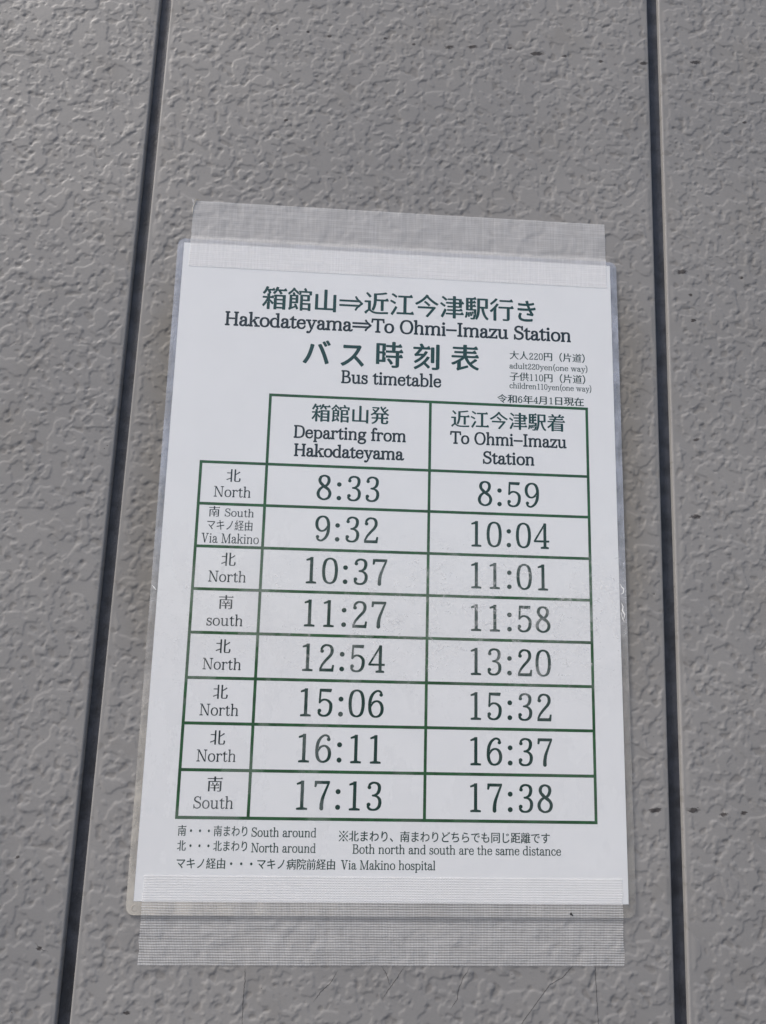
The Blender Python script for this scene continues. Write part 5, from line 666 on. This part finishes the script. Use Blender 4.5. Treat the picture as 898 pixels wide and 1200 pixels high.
# ---- headings
run('heading_text', '箱館山⇒近江今津駅行き', -93.4, 95.0, 164.5, 16.4, M_TEAL, 21)
run('heading_text', 'Hakodateyama⇒To Ohmi-Imazu Station', -117.5, 119.4, 151.7, 9.4, M_DARK, 32, -38)
for ch, a, b, y, h in (('バ', -64.3, -45.7, 125.9, 18.2), ('ス', -38.8, -23.0, 125.7, 18.2), ('時', -15.0, 3.5, 126.8, 18.3), ('刻', 10.2, 28.3, 126.6, 18.3), ('表', 36.4, 55.3, 127.1, 18.5)):
    run('heading_character', ch, a, b, y, h, M_TEAL, 25)
run('heading_text', 'Bus timetable', -38.0, 29.6, 114.6, 8.5, M_DARK, 31, -30)
# ---- fares and date
run('fare_text', '大人220円（片道）', 76.6, 128.9, 136.9, 6.2, M_DIGIT, 15)
run('fare_text', 'adult220yen(one way)', 76.4, 130.6, 130.3, 3.9, M_DIGIT, 17, -30)
run('fare_text', '子供110円（片道）', 76.6, 128.9, 121.6, 6.2, M_DIGIT, 15)
run('fare_text', 'children110yen(one way)', 76.4, 133.0, 116.2, 3.9, M_DIGIT, 17, -30)
run('date_text', '令和6年4月1日現在', 68.0, 127.6, 105.6, 6.0, M_DIGIT, 20)
# ---- column heads
run('column_heading', '箱館山発', -56.7, -5.1, 86.9, 12.2, M_TEAL, 20)
run('column_heading', 'Departing from', -67.9, 6.4, 75.4, 8.1, M_DARK, 32, -30)
run('column_heading', 'Hakodateyama', -67.2, 5.6, 63.0, 8.0, M_DARK, 34, -38)
run('column_heading', '近江今津駅着', 36.6, 114.3, 87.0, 12.0, M_TEAL, 20)
run('column_heading', 'To Ohmi-Imazu', 35.9, 115.1, 75.8, 8.1, M_DARK, 32, -30)
run('column_heading', 'Station', 58.2, 92.9, 62.9, 8.1, M_DARK, 32, -30)
# ---- times
ROWY = [34.2, 7.05, -20.2, -47.4, -75.0, -102.5, -129.9, -157.5]
T1 = ['8:33', '9:32', '10:37', '11:27', '12:54', '15:06', '16:11', '17:13']
T2 = ['8:59', '10:04', '11:01', '11:58', '13:20', '15:32', '16:37', '17:38']
for y, t in zip(ROWY, T1):
    a, b = (-51.3, -10.3) if len(t) == 4 else (-56.1, -4.0 if t[-1] != '1' else -5.1)
    run('departure_time', t, a, b, y, 16.4, M_DIGIT, 13)
for y, t in zip(ROWY, T2):
    a, b = (54.8, 95.9) if len(t) == 4 else (50.5, 102.4 if t[-1] != '1' else 101.2)
    run('arrival_time', t, a, b, y, 16.4, M_DIGIT, 13)
# ---- row heads
for i, (k, w) in enumerate((('北', 'North'), (None, None), ('北', 'North'), ('南', 'south'), ('北', 'North'), ('北', 'North'), ('北', 'North'), ('南', 'South'))):
    if k is None: continue
    yk = [43.6, 0, -11.1, -38.3, -65.7, -93.5, -120.8, -148.0][i]
    yw = [33.8, 0, -21.1, -48.6, -75.6, -103.3, -130.5, -157.7][i]
    run('direction_text', k, -109.9, -100.8, yk, 8.9, M_DARK, 9)
    run('direction_text', w, *((-117.4, -93.9) if w != 'south' else (-116.7, -94.4)), yw, 6.8, M_DARK, 13, -25)
run('direction_text', '南', -119.8, -112.8, 20.5, 7.0, M_DARK, 9)
run('direction_text', 'South', -109.5, -91.1, 21.0, 5.1, M_DARK, 13, -25)
run('direction_text', 'マキノ経由', -120.3, -91.5, 11.9, 6.9, M_DARK, 9)
run('direction_text', 'Via Makino', -123.5, -86.9, 3.7, 6.0, M_DARK, 13, -30)
# ---- notes
run('note_text', '南・・・南まわり', -125.6, -84.4, -173.5, 6.2, M_DIGIT, 15)
run('note_text', 'South around', -81.8, -43.0, -173.4, 5.1, M_DIGIT, 17, -30)
run('note_text', '北・・・北まわり', -125.4, -84.1, -181.9, 6.1, M_DIGIT, 15)
run('note_text', 'North around', -81.6, -43.0, -182.2, 5.1, M_DIGIT, 17, -30)
run('note_text', 'マキノ経由・・・マキノ病院前経由', -125.1, -31.1, -191.8, 6.1, M_DIGIT, 15)
run('note_text', 'Via Makino hospital', -27.6, 29.5, -191.4, 5.1, M_DIGIT, 17, -30)
run('note_text', '※北まわり、南まわりどちらでも同じ距離です', -29.3, 100.2, -175.6, 6.3, M_DIGIT, 15)
run('note_text', 'Both north and south are the same distance', -20.8, 107.0, -182.4, 5.1, M_DIGIT, 17, -30)

# ---- ruled table: rectangles merged on one grid so that no two faces overlap
def rules():
    t = 0.92                                                   # half line width
    xl, x1, x2, xr = -126.9, -84.4, 22.5, 129.4
    ys = [56.6, 29.0, 1.3, -25.9, -53.1, -80.8, -108.1, -135.5, -163.0]
    top = 103.9
    R = [(x1 - t, xr + t, top - t, top + t)]
    R += [(xl - t, xr + t, y - t, y + t) for y in ys]
    R += [(xl - t, xl + t, ys[-1], ys[0] + t)]
    R += [(x - t, x + t, ys[-1], top + t) for x in (x1, x2, xr)]
    gx = sorted({round(v, 3) for r in R for v in r[:2]}); gy = sorted({round(v, 3) for r in R for v in r[2:]})
    V = [(x, y, PRINT_Z) for y in gy for x in gx]; F = []
    for j in range(len(gy) - 1):
        for i in range(len(gx) - 1):
            cx, cy = (gx[i] + gx[i + 1]) / 2, (gy[j] + gy[j + 1]) / 2
            if any(r[0] < cx < r[1] and r[2] < cy < r[3] for r in R):
                n = len(gx); F.append((j * n + i, j * n + i + 1, (j + 1) * n + i + 1, (j + 1) * n + i))
    mesh_obj('table_lines', np.array(V) * MM, F, M_LINE, poster)
rules()

# ---- paper sheet and laminate pouch
def slab(name, x0, x1, y0, y1, z0, z1, r, mat, parent, nseg=6):
    P = []
    for cx, cy, a0 in ((x1 - r, y1 - r, 0), (x0 + r, y1 - r, 90), (x0 + r, y0 + r, 180), (x1 - r, y0 + r, 270)):
        for k in range(nseg + 1 if r > 0.05 else 1):
            a = math.radians(a0 + 90 * k / nseg + (0 if r > 0.05 else 45)); P.append((cx + r * math.cos(a), cy + r * math.sin(a)))
    n = len(P)
    V = [(x, y, z0) for x, y in P] + [(x, y, z1) for x, y in P]
    F = [tuple(range(n))[::-1], tuple(range(n, 2 * n))] + [(i, (i + 1) % n, n + (i + 1) % n, n + i) for i in range(n)]
    return mesh_obj(name, np.array(V) * MM, F, mat, parent)
slab('paper_sheet', -148.5, 148.5, -210.0, 210.0, 0.06, 0.20, 0.0, M_PAPER, poster)
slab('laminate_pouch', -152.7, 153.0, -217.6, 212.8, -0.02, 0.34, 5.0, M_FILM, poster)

M_FOLD_GLINT = simple('film_fold', (0.86, 0.85, 0.82), 0.25, 0.0, 60, 0.6)  # pale colour paints the white glints of the film creases
def sliver(name, pts, w, z, mat, parent, h=0.12):
    """thin raised fold along a few points: a tapering three-sided ridge"""
    P = np.array(pts, float); T = np.gradient(P, axis=0); T /= np.hypot(T[:, 0], T[:, 1])[:, None]
    Nn = np.stack([-T[:, 1], T[:, 0]], 1); n = len(P)
    ww = w * np.sin(np.linspace(0.15, math.pi - 0.15, n))[:, None]
    A = P + Nn * ww; B = P - Nn * ww
    V = np.vstack([np.c_[A, np.full(n, z)], np.c_[P, np.full(n, z + h)], np.c_[B, np.full(n, z)]]) * MM
    i = np.arange(n - 1)
    F = np.vstack([np.stack([i, i + n, i + n + 1, i + 1], 1), np.stack([i + n, i + 2 * n, i + 2 * n + 1, i + n + 1], 1)])
    return mesh_obj(name, V, F, mat, parent, True)
for pts, w in (([(148.9, -14.5), (149.9, -16.5), (151.4, -18.0), (151.0, -20.5), (149.4, -21.5)], 0.35),
               ([(149.6, -27.0), (150.6, -29.5), (150.1, -32.0), (151.5, -34.5), (150.7, -37.5)], 0.45),
               ([(149.2, -33.0), (149.9, -37.0), (151.2, -39.5)], 0.30),
               ([(-152.0, -24.5), (-150.6, -26.2), (-149.2, -27.6)], 0.40)):
    sliver('film_fold', pts, w, 0.345, M_FOLD_GLINT, poster)
ring = [(-147.6 + 1.7 * math.cos(a), -213.6 + 1.5 * math.sin(a)) for a in np.linspace(0.6, 5.6, 12)]
sliver('film_bubble', ring, 0.42, 0.345, simple('bubble_rim', (0.40, 0.37, 0.33), 0.3, 0.0, 60, 0.6), poster)

# ============================================================ the two tapes
R2 = Matrix.Rotation(ROLL, 2)
def tape(name, x0, x1, y0, y1, film_edge, side, mat, label, seed):
    o = empty(name, POSTER, label, 'tape')
    nx, ny = int((x1 - x0) / 1.5), int((y1 - y0) / 1.0)
    xs = np.linspace(x0, x1, nx + 1); ys = np.linspace(y0, y1, ny + 1)
    X, Y = np.meshgrid(xs, ys)
    r = np.random.default_rng(seed)
    # ragged, cut ends
    wob = np.convolve(r.normal(0, 0.35, ny + 9), np.ones(5) / 5, 'same')[4:4 + ny + 1]
    X[:, 0] += wob; X[:, -1] += wob[::-1] * 0.6
    if name_frayed(seed): X[-6:, 0] -= np.array([0, .3, .5, .2, .9, 1.2]); Y[-1, 0] += 1.0
    c, s = math.cos(ROLL), math.sin(ROLL)
    WX, WZ = c * X - s * Y, s * X + c * Y
    F2 = (sample(WX, WZ) + sample(WX + 1.6, WZ) + sample(WX - 1.6, WZ) + sample(WX, WZ + 1.6) + sample(WX, WZ - 1.6) + sample(WX, WZ+3) + sample(WX, WZ - 3)) / 7
    wallz = -1.2 + 0.34 + 0.60 * F2 + 0.16
    near = np.max([sample(WX + a, WZ + b) for a in (-1.2, -0.6, 0, 0.6, 1.2) for b in (-0.9, -0.45, 0, 0.45, 0.9)], axis=0)
    t = np.clip((Y - film_edge) * side / 3.0, 0, 1); t = t * t * (3 - 2 * t)
    Zt = 0.44 * (1 - t) + np.maximum(wallz, -1.2 + near + 0.13) * t
    th = 0.07
    n = X.size; idx = np.arange(n).reshape(X.shape)
    top = np.stack([X, Y, Zt], -1).reshape(-1, 3); bot = top - (0, 0, th)
    q = np.stack([idx[:-1, :-1], idx[:-1, 1:], idx[1:, 1:], idx[1:, :-1]], -1).reshape(-1, 4)
    ring = np.concatenate([idx[0, :], idx[1:, -1], idx[-1, -2::-1], idx[-2:0:-1, 0]])
    rn = np.roll(ring, -1)
    side_q = np.stack([ring, ring + n, rn + n, rn], 1)[:, ::-1]
    mesh_obj('tape_strip', top * MM, q, mat, o, True)
    m = len(ring); k = np.arange(m)                    # the cut edge all round
    mesh_obj('cut_edge', np.vstack([top[ring], bot[ring]]) * MM, np.stack([k, (k + 1) % m, (k + 1) % m + m, k + m], 1)[:, ::-1], mat, o)
    return o
def name_frayed(seed): return seed == 21
tape('cloth_tape', -144.3, 145.8, 193.0, 242.0, 212.8, 1, M_TAPE_TOP, 'strip of pale grey cloth tape along the top edge of the notice', 21)
M_GRIT = simple('grit', (0.03, 0.03, 0.032), 0.9)
M_THREAD = simple('loose_thread', (0.62, 0.58, 0.50), 0.8)
def lump(name, x, y, z, r, mat, parent, seed):
    g = np.random.default_rng(seed); V = [(x, y, z + r * 0.5)]; n = 9
    for k, (q, zz) in enumerate(((0.6, 0.4), (1.0, 0.0))):
        for a in range(n):
            rr = r * q * (0.75 + 0.5 * g.random()); V.append((x + rr * math.cos(a * 2 * math.pi / n), y + rr * math.sin(a * 2 * math.pi / n), z + r * zz))
    F = [(0, 1 + a, 1 + (a + 1) % n) for a in range(n)] + [(1 + a, 1 + n + a, 1 + n + (a + 1) % n, 1 + (a + 1) % n) for a in range(n)]
    return mesh_obj(name, np.array(V) * MM, F, mat, parent, True)
tape('cloth_tape', -143.7, 144.9, -244.9, -195.4, -217.6, -1, M_TAPE_BOT, 'strip of see-through mesh tape along the bottom edge of the notice', 22)

tops = [o for o in scene.objects if o.name.startswith('cloth_tape')]
top_tape = next(o for o in tops if 'top edge' in o['label']); low_tape = next(o for o in tops if 'bottom edge' in o['label'])
lump('grit_speck', 112.6, -215.4, 0.46, 0.75, M_GRIT, low_tape, 3)
lump('grit_speck', 113.4, -216.2, 0.46, 0.45, M_GRIT, low_tape, 4)
sliver('loose_thread', [(-142.0, 243.2), (-142.9, 241.6), (-143.6, 239.0), (-144.6, 236.5), (-144.4, 233.0), (-145.4, 229.5)], 0.28, -0.30, M_THREAD, top_tape, 0.3)
sliver('loose_thread', [(-144.3, 240.6), (-142.6, 242.9), (-140.2, 242.5)], 0.25, -0.25, M_THREAD, top_tape, 0.3)
